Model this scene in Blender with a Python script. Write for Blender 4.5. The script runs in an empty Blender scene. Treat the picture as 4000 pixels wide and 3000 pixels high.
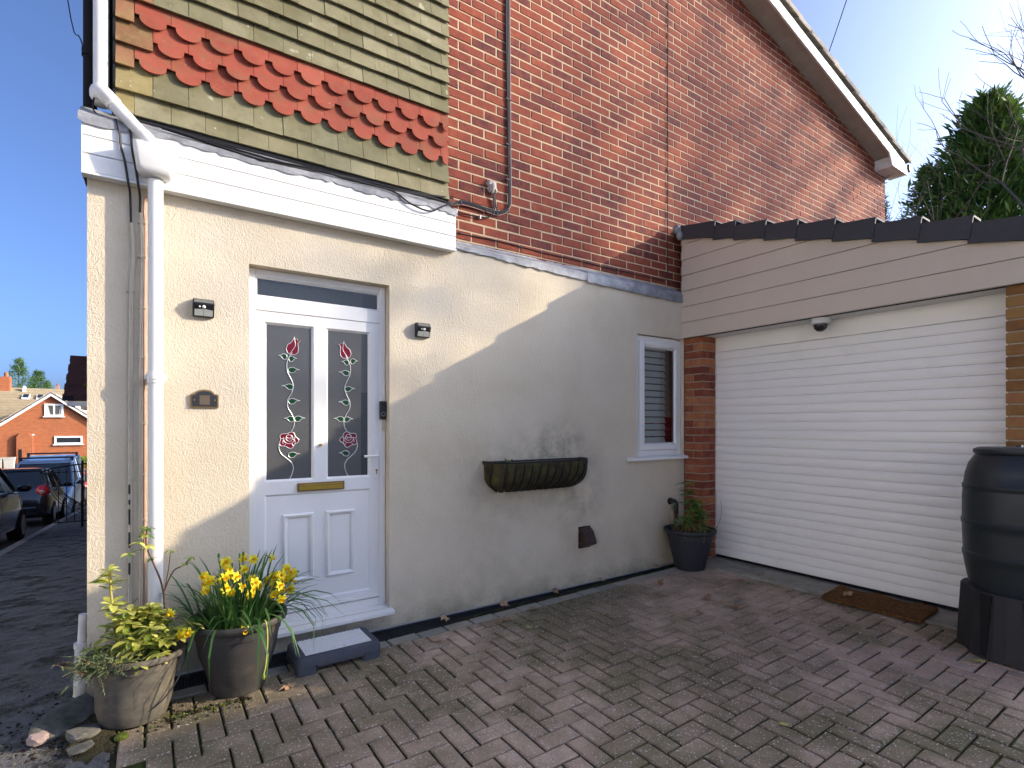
import bpy, bmesh, math, random
from mathutils import Vector, Matrix
R = math.radians
rng = random.Random(11)
scene = bpy.context.scene
COL = scene.collection

# ------------------------------------------------------------------ camera
cam_d = bpy.data.cameras.new('camera')
cam_d.lens = 18.645
cam_d.sensor_width = 36.0
cam_d.shift_y = 0.04105
cam_d.clip_start = 0.05
cam_d.clip_end = 800
cam = bpy.data.objects.new('camera', cam_d)
COL.objects.link(cam)
cam.location = (0.0, -3.427, 1.375)
cam.rotation_euler = (R(90), 0, R(-(90 - 55.7)))
scene.camera = cam

# ------------------------------------------------------------------ sky, sun, exposure
SUN = Vector((1.85, -1.0, 0.849)).normalized()          # towards the sun
SUN_EL = math.asin(SUN.z)
world = bpy.data.worlds.new('World')
scene.world = world
world.use_nodes = True
wn = world.node_tree
wn.nodes.clear()
sky = wn.nodes.new('ShaderNodeTexSky')
sky.sky_type = 'NISHITA'
sky.sun_disc = False
sky.sun_elevation = SUN_EL
sky.sun_rotation = math.atan2(SUN.x, SUN.y)
sky.altitude = 0
sky.air_density = 0.40
sky.dust_density = 4.0
sky.ozone_density = 5.6
bg = wn.nodes.new('ShaderNodeBackground')
bg.inputs['Strength'].default_value = 0.15
wo = wn.nodes.new('ShaderNodeOutputWorld')
wn.links.new(sky.outputs[0], bg.inputs['Color'])
wn.links.new(bg.outputs[0], wo.inputs['Surface'])
sun_d = bpy.data.lights.new('sun', 'SUN')
sun_d.energy = 2.2
sun_d.angle = R(0.53)
sun_d.color = (1.0, 0.86, 0.66)
sun = bpy.data.objects.new('sun', sun_d)
COL.objects.link(sun)
sun.location = (20, -12, 15)
sun.rotation_euler = SUN.to_track_quat('Z', 'Y').to_euler()
scene.view_settings.view_transform = 'Standard'
scene.view_settings.look = 'None'
scene.view_settings.gamma = 1
scene.view_settings.use_curve_mapping = False
scene.view_settings.exposure = 1.55
scene.render.engine = 'CYCLES'
scene.cycles.max_bounces = 8
scene.cycles.diffuse_bounces = 4
scene.cycles.glossy_bounces = 4
scene.cycles.transmission_bounces = 6
scene.cycles.transparent_max_bounces = 8
scene.cycles.use_denoising = True


# ------------------------------------------------------------------ materials
def mat(name, stops, scale=6.0, rough=0.7, bump=None, rw=0.0, detail=5.0, speck=None, spec=0.3,
        metal=0.0, stretch=None, coat=0.0, distort=0.0, transl=0.0, bump2=None, patch=None):
    """stops: colour ramp over a mix of world-space noise and a random value per piece.
    speck = (scale, threshold, colour): fine grains.  patch = (scale, lo, hi, colour, amount): wear."""
    m = bpy.data.materials.new(name)
    m.use_nodes = True
    nt = m.node_tree
    N, L = nt.nodes, nt.links
    bs = N['Principled BSDF']
    geo = N.new('ShaderNodeNewGeometry')
    pos = geo.outputs['Position']
    if stretch:
        mp = N.new('ShaderNodeMapping')
        mp.inputs['Scale'].default_value = stretch
        L.new(pos, mp.inputs['Vector'])
        pos = mp.outputs[0]
    nz = N.new('ShaderNodeTexNoise')
    nz.inputs['Scale'].default_value = scale
    nz.inputs['Detail'].default_value = detail
    nz.inputs['Roughness'].default_value = 0.65
    nz.inputs['Distortion'].default_value = distort
    L.new(pos, nz.inputs['Vector'])
    mr = N.new('ShaderNodeMapRange')
    mr.inputs['From Min'].default_value = 0.28
    mr.inputs['From Max'].default_value = 0.72
    L.new(nz.outputs[0], mr.inputs['Value'])
    fac = mr.outputs[0]
    if rw > 0:
        oi = N.new('ShaderNodeObjectInfo')
        ad = N.new('ShaderNodeMath'); ad.operation = 'ADD'
        L.new(oi.outputs['Random'], ad.inputs[0]); L.new(geo.outputs['Random Per Island'], ad.inputs[1])
        fr = N.new('ShaderNodeMath'); fr.operation = 'FRACT'
        L.new(ad.outputs[0], fr.inputs[0])
        mx = N.new('ShaderNodeMix')
        mx.inputs['Factor'].default_value = rw
        L.new(fac, mx.inputs['A']); L.new(fr.outputs[0], mx.inputs['B'])
        fac = mx.outputs[0]
    cr = N.new('ShaderNodeValToRGB')
    el = cr.color_ramp.elements
    while len(el) < len(stops):
        el.new(0.5)
    for e, (p, c) in zip(el, stops):
        e.position = p
        e.color = (*c, 1)
    L.new(fac, cr.inputs[0])
    colour = cr.outputs[0]
    def blend(colour, facsock, c):
        mm = N.new('ShaderNodeMix'); mm.data_type = 'RGBA'
        L.new(facsock, mm.inputs['Factor'])
        L.new(colour, mm.inputs['A'])
        mm.inputs['B'].default_value = (*c, 1)
        return mm.outputs['Result']
    if patch:
        for (ps, lo, hi, pc, pa) in patch:
            pn = N.new('ShaderNodeTexNoise')
            pn.inputs['Scale'].default_value = ps
            pn.inputs['Detail'].default_value = 6
            pn.inputs['Roughness'].default_value = 0.7
            L.new(geo.outputs['Position'], pn.inputs['Vector'])
            pr = N.new('ShaderNodeMapRange')
            pr.inputs['From Min'].default_value = lo
            pr.inputs['From Max'].default_value = hi
            pr.inputs['To Max'].default_value = pa
            L.new(pn.outputs[0], pr.inputs['Value'])
            colour = blend(colour, pr.outputs[0], pc)
    if speck:
        for (ss, th, sc) in speck:
            vn = N.new('ShaderNodeTexNoise')
            vn.inputs['Scale'].default_value = ss
            vn.inputs['Detail'].default_value = 2
            L.new(geo.outputs['Position'], vn.inputs['Vector'])
            sr = N.new('ShaderNodeMapRange')
            sr.inputs['From Min'].default_value = th
            sr.inputs['From Max'].default_value = th + 0.06
            L.new(vn.outputs[0], sr.inputs['Value'])
            colour = blend(colour, sr.outputs[0], sc)
    L.new(colour, bs.inputs['Base Color'])
    bs.inputs['Roughness'].default_value = rough
    bs.inputs['Metallic'].default_value = metal
    bs.inputs['Specular IOR Level'].default_value = spec
    bs.inputs['Coat Weight'].default_value = coat
    bs.inputs['Coat Roughness'].default_value = 0.05
    normal = None
    for b in (bump, bump2):
        if not b:
            continue
        bsc, bst, bdist = b[:3]
        bn = N.new('ShaderNodeTexNoise')
        bn.inputs['Scale'].default_value = bsc
        bn.inputs['Detail'].default_value = 4
        bn.inputs['Roughness'].default_value = 0.6
        if len(b) > 3:
            bm_ = N.new('ShaderNodeMapping')
            bm_.inputs['Scale'].default_value = b[3]
            L.new(geo.outputs['Position'], bm_.inputs['Vector'])
            L.new(bm_.outputs[0], bn.inputs['Vector'])
        else:
            L.new(geo.outputs['Position'], bn.inputs['Vector'])
        if len(b) > 4:
            bn.inputs['Distortion'].default_value = b[4]
        bp = N.new('ShaderNodeBump')
        bp.inputs['Strength'].default_value = bst
        bp.inputs['Distance'].default_value = bdist
        L.new(bn.outputs[0], bp.inputs['Height'])
        if normal is not None:
            L.new(normal, bp.inputs['Normal'])
        normal = bp.outputs[0]
    if normal is not None:
        L.new(normal, bs.inputs['Normal'])
    if transl > 0:
        tr = N.new('ShaderNodeBsdfTranslucent')
        L.new(colour, tr.inputs['Color'])
        ms = N.new('ShaderNodeMixShader')
        ms.inputs[0].default_value = transl
        L.new(bs.outputs[0], ms.inputs[1]); L.new(tr.outputs[0], ms.inputs[2])
        L.new(ms.outputs[0], N['Material Output'].inputs['Surface'])
    m['nodes_colour'] = 1
    return m


def flat(c, v=0.06):
    return [(0.0, tuple(x * (1 - v) for x in c)), (1.0, tuple(min(1, x * (1 + v)) for x in c))]


M = {}
M['render'] = mat('cream_roughcast', [(0, (.58, .49, .345)), (.5, (.65, .562, .42)), (1, (.70, .615, .475))], 1.3, .9,
                  bump=(120, .5, .006), bump2=(34, .50, .012, (1.0, 1.0, .6), 2.6), spec=.15,
                  speck=[(160, .70, (.40, .35, .27))])
M['brick'] = mat('rustic_red_brick', [(0, (.070, .026, .030)), (.22, (.135, .036, .027)), (.45, (.215, .052, .031)),
                                      (.7, (.255, .060, .030)), (.9, (.31, .085, .043)), (1, (.37, .125, .058))], 14, .85, rw=.5,
                 bump=(95, .9, .006, (1, 1, .55), 1.0), spec=.2, patch=[(38, .56, .75, (.10, .04, .045), .65)])
M['brick_low'] = mat('garage_pier_brick', [(0, (.12, .035, .025)), (.3, (.22, .06, .035)), (.6, (.33, .105, .05)),
                                           (.85, (.42, .18, .08)), (1, (.48, .26, .12))], 13, .85, rw=.6,
                     bump=(100, .7, .004), spec=.2, patch=[(30, .58, .75, (.11, .04, .04), .6)])
M['brick_buff'] = mat('weathered_buff_brick', [(0, (.10, .05, .025)), (.4, (.24, .115, .04)), (.75, (.30, .17, .06)),
                                               (1, (.33, .11, .06))], 12, .85, rw=.6, bump=(90, .7, .004), spec=.2)
M['mortar'] = mat('buff_mortar', flat((.52, .395, .25), .14), 30, .95, bump=(140, .5, .003), spec=.1)
M['mortar_grey'] = mat('grey_mortar', flat((.34, .28, .21), .15), 30, .95, bump=(140, .5, .003), spec=.1)
M['tile'] = mat('olive_concrete_tile', [(0, (.135, .122, .066)), (.5, (.205, .185, .105)), (1, (.30, .27, .165))], 5, .9, rw=.55,
                bump=(220, .5, .002), spec=.15, speck=[(300, .66, (.16, .15, .09)), (30, .735, (.60, .58, .50)), (11, .70, (.36, .33, .22))],
                patch=[(3.2, .48, .68, (.12, .10, .045), .6), (17, .56, .72, (.11, .10, .05), .5)])
M['tile_red'] = mat('red_clay_tile', [(0, (.20, .048, .030)), (.5, (.30, .070, .042)), (1, (.37, .100, .062))], 7, .85, rw=.45,
                    bump=(200, .5, .002), spec=.2, patch=[(11, .50, .68, (.21, .10, .05), .75), (26, .6, .74, (.46, .17, .10), .5)],
                    speck=[(46, .76, (.60, .52, .42))])
M['tile_corner'] = mat('lichen_corner_tile', [(0, (.15, .09, .04)), (.5, (.26, .125, .065)), (1, (.33, .19, .11))], 12, .9, rw=.5,
                       bump=(180, .5, .002), spec=.15, patch=[(20, .5, .7, (.26, .20, .07), .8)])
M['tile_old'] = mat('mossy_corner_tile', [(0, (.17, .13, .05)), (1, (.32, .26, .12))], 12, .9, rw=.3, bump=(180, .5, .002), spec=.15,
                    speck=[(40, .74, (.6, .58, .5))])
M['upvc'] = mat('white_plastic', flat((.79, .77, .725), .02), 3, .32, spec=.4)
M['upvc_old'] = mat('weathered_white_plastic', [(0, (.68, .67, .62)), (.4, (.77, .76, .73)), (1, (.80, .80, .79))], 4, .4, spec=.4,
                    patch=[(9, .62, .8, (.40, .38, .30), .45)])
M['upvc_pipe'] = mat('stained_white_pipe', [(0, (.58, .55, .48)), (.5, (.74, .72, .68)), (1, (.78, .77, .75))], 9, .4, spec=.4,
                     patch=[(16, .6, .75, (.32, .30, .22), .6)])
M['lead'] = mat('lead_flashing', [(0, (.13, .13, .135)), (.5, (.23, .23, .235)), (1, (.34, .34, .335))], 9, .55, bump=(16, .5, .012), spec=.5,
                patch=[(22, .58, .72, (.44, .43, .41), .45), (12, .6, .75, (.15, .16, .12), .6)])
M['glass_dark'] = mat('obscure_glass', flat((.035, .040, .042), .1), 3, .10, bump=(75, .30, .006, (1, 1, .6), 1.5), spec=.7)
M['glass_frost'] = mat('fine_frosted_glass', flat((.085, .085, .082), .08), 3, .25, bump=(260, .10, .002), spec=.5)
M['lead_strip'] = mat('lead_came', flat((.60, .60, .58), .06), 20, .35, spec=.6, metal=.3)
M['glass_red'] = mat('ruby_glass', flat((.15, .003, .020), .1), 12, .3, spec=.25)
M['glass_green'] = mat('green_glass', flat((.006, .050, .014), .1), 12, .3, spec=.25)
M['brass'] = mat('gold_plate', flat((.50, .33, .055), .08), 40, .33, metal=.85, spec=.5)
M['black'] = mat('black_plastic', flat((.014, .014, .016), .1), 20, .38, spec=.4)
M['black_rubber'] = mat('black_rubber', flat((.012, .012, .013), .1), 20, .8, spec=.2)
M['grey_dark'] = mat('slate_grey_plastic', flat((.030, .032, .037), .1), 20, .6, spec=.3, bump=(250, .3, .001))
M['step'] = mat('grey_step_plastic', flat((.060, .066, .080), .08), 30, .7, spec=.3, bump=(300, .5, .001))
M['step_pad'] = mat('white_step_pad', flat((.66, .66, .65), .05), 40, .75, spec=.3, speck=[(55, .71, (.22, .21, .2))])
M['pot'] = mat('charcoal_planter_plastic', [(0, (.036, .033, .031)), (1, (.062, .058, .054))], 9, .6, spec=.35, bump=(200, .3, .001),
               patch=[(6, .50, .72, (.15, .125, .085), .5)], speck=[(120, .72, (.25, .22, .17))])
M['pot_lit'] = mat('dusty_sunlit_planter_plastic', [(0, (.062, .055, .045)), (1, (.125, .112, .09))], 9, .75, spec=.25, bump=(200, .3, .001),
                   patch=[(6, .45, .7, (.26, .22, .15), .6)], speck=[(90, .70, (.30, .27, .2))])  # paler sunlit copy of the pot plastic, with dust patches on top
M['soil'] = mat('potting_soil', [(0, (.018, .012, .008)), (1, (.06, .042, .028))], 40, .95, bump=(60, 1, .02), spec=.1)
M['clad'] = mat('taupe_cladding', [(0, (.56, .48, .385)), (1, (.60, .515, .415))], 2, .6, spec=.25,
                bump=(30, .35, .003, (4, .6, 12), 1.2))
M['slat'] = mat('white_garage_slat', flat((.86, .84, .785), .012), 3, .38, spec=.4, patch=[(2.2, .58, .78, (.62, .60, .54), .4)])
M['roof_dark'] = mat('anthracite_roof_tile', flat((.052, .052, .058), .12), 20, .7, rw=.3, spec=.3, bump=(150, .3, .001))
M['roof_tile'] = mat('buff_grey_pantile', [(0, (.27, .22, .16)), (.5, (.42, .36, .28)), (1, (.52, .46, .38))], 12, .9, rw=.4, bump=(90, .5, .003), spec=.15)
M['soffit'] = mat('grimy_soffit_board', [(0, (.33, .29, .23)), (1, (.46, .42, .35))], 4, .7, spec=.2,
                  patch=[(3, .55, .75, (.28, .25, .19), .5)])
M['barge'] = mat('peeling_white_bargeboard', [(0, (.55, .55, .50)), (.6, (.76, .76, .72)), (1, (.80, .80, .78))], 10, .5, spec=.3,
                 patch=[(7, .60, .66, (.10, .09, .05), .85)])
M['concrete'] = mat('concrete', [(0, (.19, .175, .14)), (.5, (.28, .26, .21)), (1, (.35, .325, .265))], 8, .92, bump=(120, .5, .003), spec=.15,
                    patch=[(3, .55, .72, (.09, .10, .05), .6)])
M['paver'] = mat('grey_block_paver', [(0, (.30, .205, .145)), (.35, (.42, .30, .215)), (.7, (.49, .355, .26)), (1, (.56, .425, .32))], 4, .9, rw=.45,
                 bump=(110, .9, .006), spec=.2, speck=[(105, .625, (.58, .53, .49)), (120, .66, (.10, .08, .07))],
                 patch=[(1.3, .45, .64, (.15, .13, .06), .85), (.55, .47, .62, (.115, .098, .05), .75), (5, .58, .75, (.12, .095, .06), .5)])
M['paver_edge'] = mat('pale_edge_paver', [(0, (.20, .19, .16)), (.5, (.28, .265, .225)), (1, (.38, .32, .23))], 4, .9, rw=.6,
                      bump=(190, .8, .004), spec=.2, speck=[(190, .66, (.38, .36, .33))], patch=[(2, .5, .7, (.10, .105, .055), .5)])
M['joint'] = mat('mossy_joint_sand', [(0, (.016, .014, .010)), (.45, (.030, .027, .015)), (.7, (.045, .055, .014)), (1, (.075, .10, .018))], 7, .95,
                 bump=(90, 1, .01), spec=.1)
M['moss'] = mat('moss', [(0, (.05, .07, .012)), (1, (.14, .17, .03))], 30, .95, bump=(90, 1, .01), spec=.1)
M['drive'] = mat('pale_bounce_concrete', flat((.36, .34, .31), .1), 3, .9, spec=.15)  # kept pale so the unseen ground bounces light
M['white_render'] = mat('white_house_render', flat((.78, .76, .71), .03), 2, .9, spec=.15)
M['asphalt'] = mat('worn_asphalt', [(0, (.08, .077, .074)), (.5, (.15, .143, .133)), (1, (.22, .21, .19))], 7, .92,
                   bump=(95, 1, .014), bump2=(12, .6, .02), spec=.25, speck=[(85, .64, (.26, .25, .23)), (70, .66, (.02, .02, .02))],
                   patch=[(3.6, .50, .60, (.030, .025, .015), .9), (5.3, .57, .68, (.24, .235, .22), .6), (8, .54, .66, (.05, .06, .02), .75)])
M['road'] = mat('road_asphalt', [(0, (.040, .040, .042)), (1, (.070, .068, .066))], 4, .9, bump=(130, .7, .006), spec=.25)
M['kerb'] = mat('kerb_concrete', flat((.30, .28, .25), .15), 8, .9, bump=(100, .4, .002), spec=.15)
M['earth'] = mat('garden_earth', [(0, (.03, .024, .014)), (.6, (.07, .06, .03)), (1, (.08, .10, .03))], 3, .95, bump=(40, 1, .02), spec=.1)
M['stone'] = mat('rough_stone', [(0, (.06, .06, .05)), (.5, (.13, .125, .105)), (1, (.22, .20, .17))], 12, .9, bump=(50, .8, .008), spec=.2,
                 patch=[(9, .55, .7, (.08, .10, .04), .6)])
M['stone_pink'] = mat('pale_stone', flat((.36, .27, .24), .15), 14, .9, bump=(60, .8, .005), spec=.2)
M['leaf'] = mat('green_blade', [(0, (.022, .075, .018)), (.5, (.05, .135, .03)), (1, (.10, .21, .055))], 6, .45, rw=.6, spec=.4, transl=.25)
M['leaf_gold'] = mat('golden_leaf', [(0, (.10, .17, .025)), (.28, (.24, .31, .05)), (.5, (.50, .50, .09)), (.8, (.66, .63, .18)), (.95, (.70, .67, .30)), (1, (.50, .20, .08))], 55, .4, rw=.6, spec=.4, transl=.25)
M['leaf_shrub'] = mat('shrub_leaf', [(0, (.05, .12, .022)), (.5, (.12, .23, .04)), (1, (.25, .33, .06))], 10, .4, rw=.6, spec=.4, transl=.25)
M['leaf_sage'] = mat('sage_leaf', [(0, (.10, .15, .085)), (1, (.22, .27, .17))], 10, .7, rw=.5, spec=.2)
M['needle'] = mat('grey_green_needle', [(0, (.08, .13, .06)), (.6, (.20, .25, .12)), (1, (.36, .29, .16))], 10, .7, rw=.5, spec=.2)
M['petal'] = mat('yellow_petal', [(0, (.86, .70, .02)), (1, (.92, .84, .07))], 20, .5, rw=.5, spec=.3, transl=.25)
M['trumpet'] = mat('deep_yellow_trumpet', flat((.90, .60, .015), .1), 20, .5, spec=.3, transl=.2)
M['stem'] = mat('green_stem', [(0, (.06, .12, .025)), (1, (.14, .22, .05))], 8, .5, rw=.4, spec=.3)
M['stem_brown'] = mat('woody_stem', [(0, (.10, .05, .03)), (1, (.24, .13, .07))], 20, .8, rw=.4, spec=.2)
M['stem_gold'] = mat('ochre_stem', flat((.42, .36, .10), .15), 20, .6, spec=.3)
M['bark'] = mat('bark', [(0, (.045, .035, .025)), (1, (.14, .11, .08))], 12, .95, bump=(40, .8, .01), spec=.1)
M['twig'] = mat('winter_twig', [(0, (.09, .065, .05)), (1, (.20, .16, .125))], 12, .9, spec=.1)
M['conifer'] = mat('conifer_spray', [(0, (.03, .08, .02)), (.5, (.085, .17, .035)), (1, (.22, .28, .05))], 1.2, .6, rw=.5, spec=.2, transl=.2)
M['hedge'] = mat('hedge_leaf', [(0, (.05, .10, .012)), (1, (.16, .24, .03))], 2, .6, rw=.5, spec=.2, transl=.2)
M['dead_leaf'] = mat('dead_leaf', [(0, (.16, .075, .035)), (.5, (.34, .21, .12)), (1, (.48, .34, .23))], 30, .8, rw=.6, spec=.2)
M['yellow_leaf'] = mat('fallen_yellow_leaf', [(0, (.28, .30, .07)), (1, (.50, .46, .14))], 30, .7, spec=.2)
M['coir'] = mat('coir_mat', [(0, (.075, .034, .012)), (.5, (.15, .072, .024)), (1, (.22, .11, .04))], 45, .95, bump=(180, 1, .012), spec=.1,
                patch=[(7, .58, .72, (.05, .028, .014), .7)])
M['butt'] = mat('dark_green_butt_plastic', flat((.018, .024, .027), .1), 6, .42, spec=.4, bump=(60, .12, .002))
M['butt_stand'] = mat('black_stand_plastic', flat((.021, .021, .024), .12), 9, .55, spec=.35, bump=(60, .2, .002))
M['liner'] = mat('algae_basket_liner', [(0, (.028, .022, .013)), (.5, (.060, .049, .027)), (.78, (.075, .075, .022)), (1, (.10, .12, .02))], 11, .9,
                 bump=(60, .6, .004), spec=.15)
M['iron'] = mat('black_iron', flat((.010, .010, .011), .15), 30, .5, spec=.4)
M['vent'] = mat('brown_vent_plastic', flat((.040, .022, .018), .1), 20, .5, spec=.35)
M['drain'] = mat('drain_grate_plastic', flat((.016, .017, .020), .12), 20, .5, spec=.35)
M['alu'] = mat('aluminium_edge', flat((.50, .50, .50), .1), 20, .4, metal=.6)
M['lens'] = mat('lamp_lens', flat((.38, .40, .36), .06), 60, .22, spec=.6, bump=(250, .4, .001, (1, 1, 1)))
M['panel'] = mat('solar_cell', flat((.16, .155, .13), .08), 60, .2, spec=.6)
M['sign_face'] = mat('sign_smoke_face', flat((.022, .022, .020), .1), 9, .15, spec=.6)
M['sign_plate'] = mat('sign_blank_plate', flat((.13, .095, .060), .06), 6, .4, spec=.4)
M['bronze'] = mat('bronze_rim', flat((.26, .16, .07), .12), 40, .4, metal=.6)
M['screw'] = mat('brass_screw', flat((.45, .24, .06), .1), 40, .35, metal=.8)
M['cable_black'] = mat('black_cable', flat((.016, .016, .018), .1), 20, .45, spec=.4)
M['cable_cream'] = mat('painted_cable', [(0, (.50, .44, .34)), (1, (.64, .57, .45))], 9, .7, spec=.2)
M['cable_pink'] = mat('faded_brown_cable', flat((.38, .21, .16), .12), 9, .6, spec=.2)
M['cable_grey'] = mat('grey_cable', flat((.05, .045, .045), .1), 9, .6, spec=.2)
M['cam_body'] = mat('camera_white_body', flat((.66, .65, .63), .03), 9, .4, spec=.4)
M['mastic'] = mat('white_filler', flat((.50, .44, .38), .3), 60, .8, bump=(60, .9, .01), spec=.2)
M['dark_in'] = mat('dark_interior', flat((.05, .045, .04), .1), 2, .9, spec=.1)
M['room'] = mat('kitchen_wall_paint', flat((.42, .33, .25), .05), 2, .8, spec=.1)
M['red_tile'] = mat('red_kitchen_tile', flat((.34, .010, .012), .1), 4, .2, spec=.5, rw=.3)
M['blue_car'] = mat('pale_blue_car_paint', flat((.20, .27, .36), .04), 2, .25, metal=.35, spec=.5, coat=.8)
M['black_car'] = mat('black_car_paint', flat((.012, .013, .016), .06), 2, .22, spec=.5, coat=1)
M['grey_car'] = mat('charcoal_car_paint', flat((.040, .041, .044), .05), 2, .25, metal=.4, spec=.5, coat=1)
M['car_glass'] = mat('tinted_car_glass', flat((.022, .028, .032), .06), 2, .05, spec=.9)
M['tail'] = mat('red_lamp_lens', flat((.55, .012, .018), .06), 12, .15, spec=.7)
M['tail_clear'] = mat('clear_lamp_lens', flat((.55, .32, .28), .06), 12, .15, spec=.7)
M['tyre'] = mat('tyre', flat((.014, .014, .014), .1), 12, .85, spec=.2)
M['rim'] = mat('alloy_rim', flat((.30, .30, .31), .05), 12, .35, metal=.7)
M['far_brick'] = None
M['far_tile'] = mat('tan_roof_tile', [(0, (.27, .21, .12)), (1, (.40, .32, .20))], 3, .9, rw=.4, spec=.15, bump=(9, .4, .02))
M['maroon_tile'] = mat('maroon_roof_tile', [(0, (.050, .024, .022)), (1, (.095, .042, .036))], 4, .85, rw=.4, spec=.2, bump=(30, .3, .004))
M['white_paint'] = mat('white_paint', flat((.78, .77, .74), .03), 4, .5, spec=.3)
M['curtain'] = mat('net_curtain', flat((.50, .47, .40), .1), 9, .8, spec=.1)


def brick_wall_mat(name, c1, c2, mortar, s):
    m = bpy.data.materials.new(name); m.use_nodes = True
    N, L = m.node_tree.nodes, m.node_tree.links
    bs = N['Principled BSDF']
    geo = N.new('ShaderNodeNewGeometry')
    sp = N.new('ShaderNodeSeparateXYZ'); L.new(geo.outputs['Position'], sp.inputs[0])
    ad = N.new('ShaderNodeMath'); ad.operation = 'ADD'
    L.new(sp.outputs[0], ad.inputs[0]); L.new(sp.outputs[1], ad.inputs[1])
    cb = N.new('ShaderNodeCombineXYZ'); L.new(ad.outputs[0], cb.inputs[0]); L.new(sp.outputs[2], cb.inputs[1])
    bt = N.new('ShaderNodeTexBrick')
    bt.inputs['Scale'].default_value = s
    bt.inputs['Brick Width'].default_value = .225
    bt.inputs['Row Height'].default_value = .075
    bt.inputs['Mortar Size'].default_value = .006
    bt.inputs['Color1'].default_value = (*c1, 1); bt.inputs['Color2'].default_value = (*c2, 1)
    bt.inputs['Mortar'].default_value = (*mortar, 1)
    L.new(cb.outputs[0], bt.inputs['Vector'])
    L.new(bt.outputs[0], bs.inputs['Base Color'])
    bs.inputs['Roughness'].default_value = .9
    bs.inputs['Specular IOR Level'].default_value = .15
    return m


M['far_brick'] = brick_wall_mat('far_orange_brick', (.40, .115, .038), (.30, .080, .030), (.38, .22, .13), 1.0)
M['near_brick'] = brick_wall_mat('facing_house_brick', (.40, .20, .12), (.34, .16, .10), (.46, .38, .30), 1.0)

# window glass: thin clear sheet
def clear_glass(name, tint):
    m = bpy.data.materials.new(name); m.use_nodes = True
    N, L = m.node_tree.nodes, m.node_tree.links
    N.remove(N['Principled BSDF'])
    tr = N.new('ShaderNodeBsdfTransparent'); tr.inputs[0].default_value = (*tint, 1)
    gl = N.new('ShaderNodeBsdfGlossy'); gl.inputs['Roughness'].default_value = .01
    fr = N.new('ShaderNodeFresnel'); fr.inputs['IOR'].default_value = 2.0
    mx = N.new('ShaderNodeMixShader')
    L.new(fr.outputs[0], mx.inputs[0]); L.new(tr.outputs[0], mx.inputs[1]); L.new(gl.outputs[0], mx.inputs[2])
    L.new(mx.outputs[0], N['Material Output'].inputs['Surface'])
    return m


M['clear'] = clear_glass('clear_window_glass', (.86, .90, .88))


def stain_render_wall():
    """Algae and splash dirt on the roughcast: shaped marks around the basket, the vent and the foot of the wall."""
    m = M['render']; nt = m.node_tree; N, L = nt.nodes, nt.links
    bs = N['Principled BSDF']
    src = bs.inputs['Base Color'].links[0].from_socket
    geo = N.new('ShaderNodeNewGeometry')
    sp = N.new('ShaderNodeSeparateXYZ'); L.new(geo.outputs['Position'], sp.inputs[0])
    nz = N.new('ShaderNodeTexNoise'); nz.inputs['Scale'].default_value = 5; nz.inputs['Detail'].default_value = 8
    nz.inputs['Roughness'].default_value = .72
    L.new(geo.outputs['Position'], nz.inputs['Vector'])
    def math_(op, a, b=None, clamp=False):
        n = N.new('ShaderNodeMath'); n.operation = op; n.use_clamp = clamp
        for i, v in enumerate((a, b)):
            if v is None: continue
            if isinstance(v, (int, float)): n.inputs[i].default_value = v
            else: L.new(v, n.inputs[i])
        return n.outputs[0]
    def rangef(v, a, b):
        n = N.new('ShaderNodeMapRange'); n.inputs['From Min'].default_value = a; n.inputs['From Max'].default_value = b
        L.new(v, n.inputs['Value']); return n.outputs[0]
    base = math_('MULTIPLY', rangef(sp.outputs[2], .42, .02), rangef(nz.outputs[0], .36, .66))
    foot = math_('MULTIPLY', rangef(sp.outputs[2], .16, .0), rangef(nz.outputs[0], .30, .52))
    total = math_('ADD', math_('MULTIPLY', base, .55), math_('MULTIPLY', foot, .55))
    for (cx, cz, rx, rz, amt) in ((2.35, 1.0, .75, .42, .55), (2.92, .98, .5, .55, .75), (2.75, 1.22, .42, .26, .75), (3.1, .62, .35, .5, .45), (2.2, .55, .6, .45, .28)):
        dx = math_('DIVIDE', math_('SUBTRACT', sp.outputs[0], cx), rx)
        dz = math_('DIVIDE', math_('SUBTRACT', sp.outputs[2], cz), rz)
        d = math_('SQRT', math_('ADD', math_('MULTIPLY', dx, dx), math_('MULTIPLY', dz, dz)))
        blob = math_('MULTIPLY', rangef(d, 1.0, .25), rangef(nz.outputs[0], .40, .68))
        total = math_('ADD', total, math_('MULTIPLY', blob, amt))
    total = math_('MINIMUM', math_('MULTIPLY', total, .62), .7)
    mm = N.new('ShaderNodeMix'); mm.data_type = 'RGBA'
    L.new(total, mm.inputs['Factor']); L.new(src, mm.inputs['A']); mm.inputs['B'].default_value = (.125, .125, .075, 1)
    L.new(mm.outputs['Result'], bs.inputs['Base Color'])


stain_render_wall()


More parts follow.
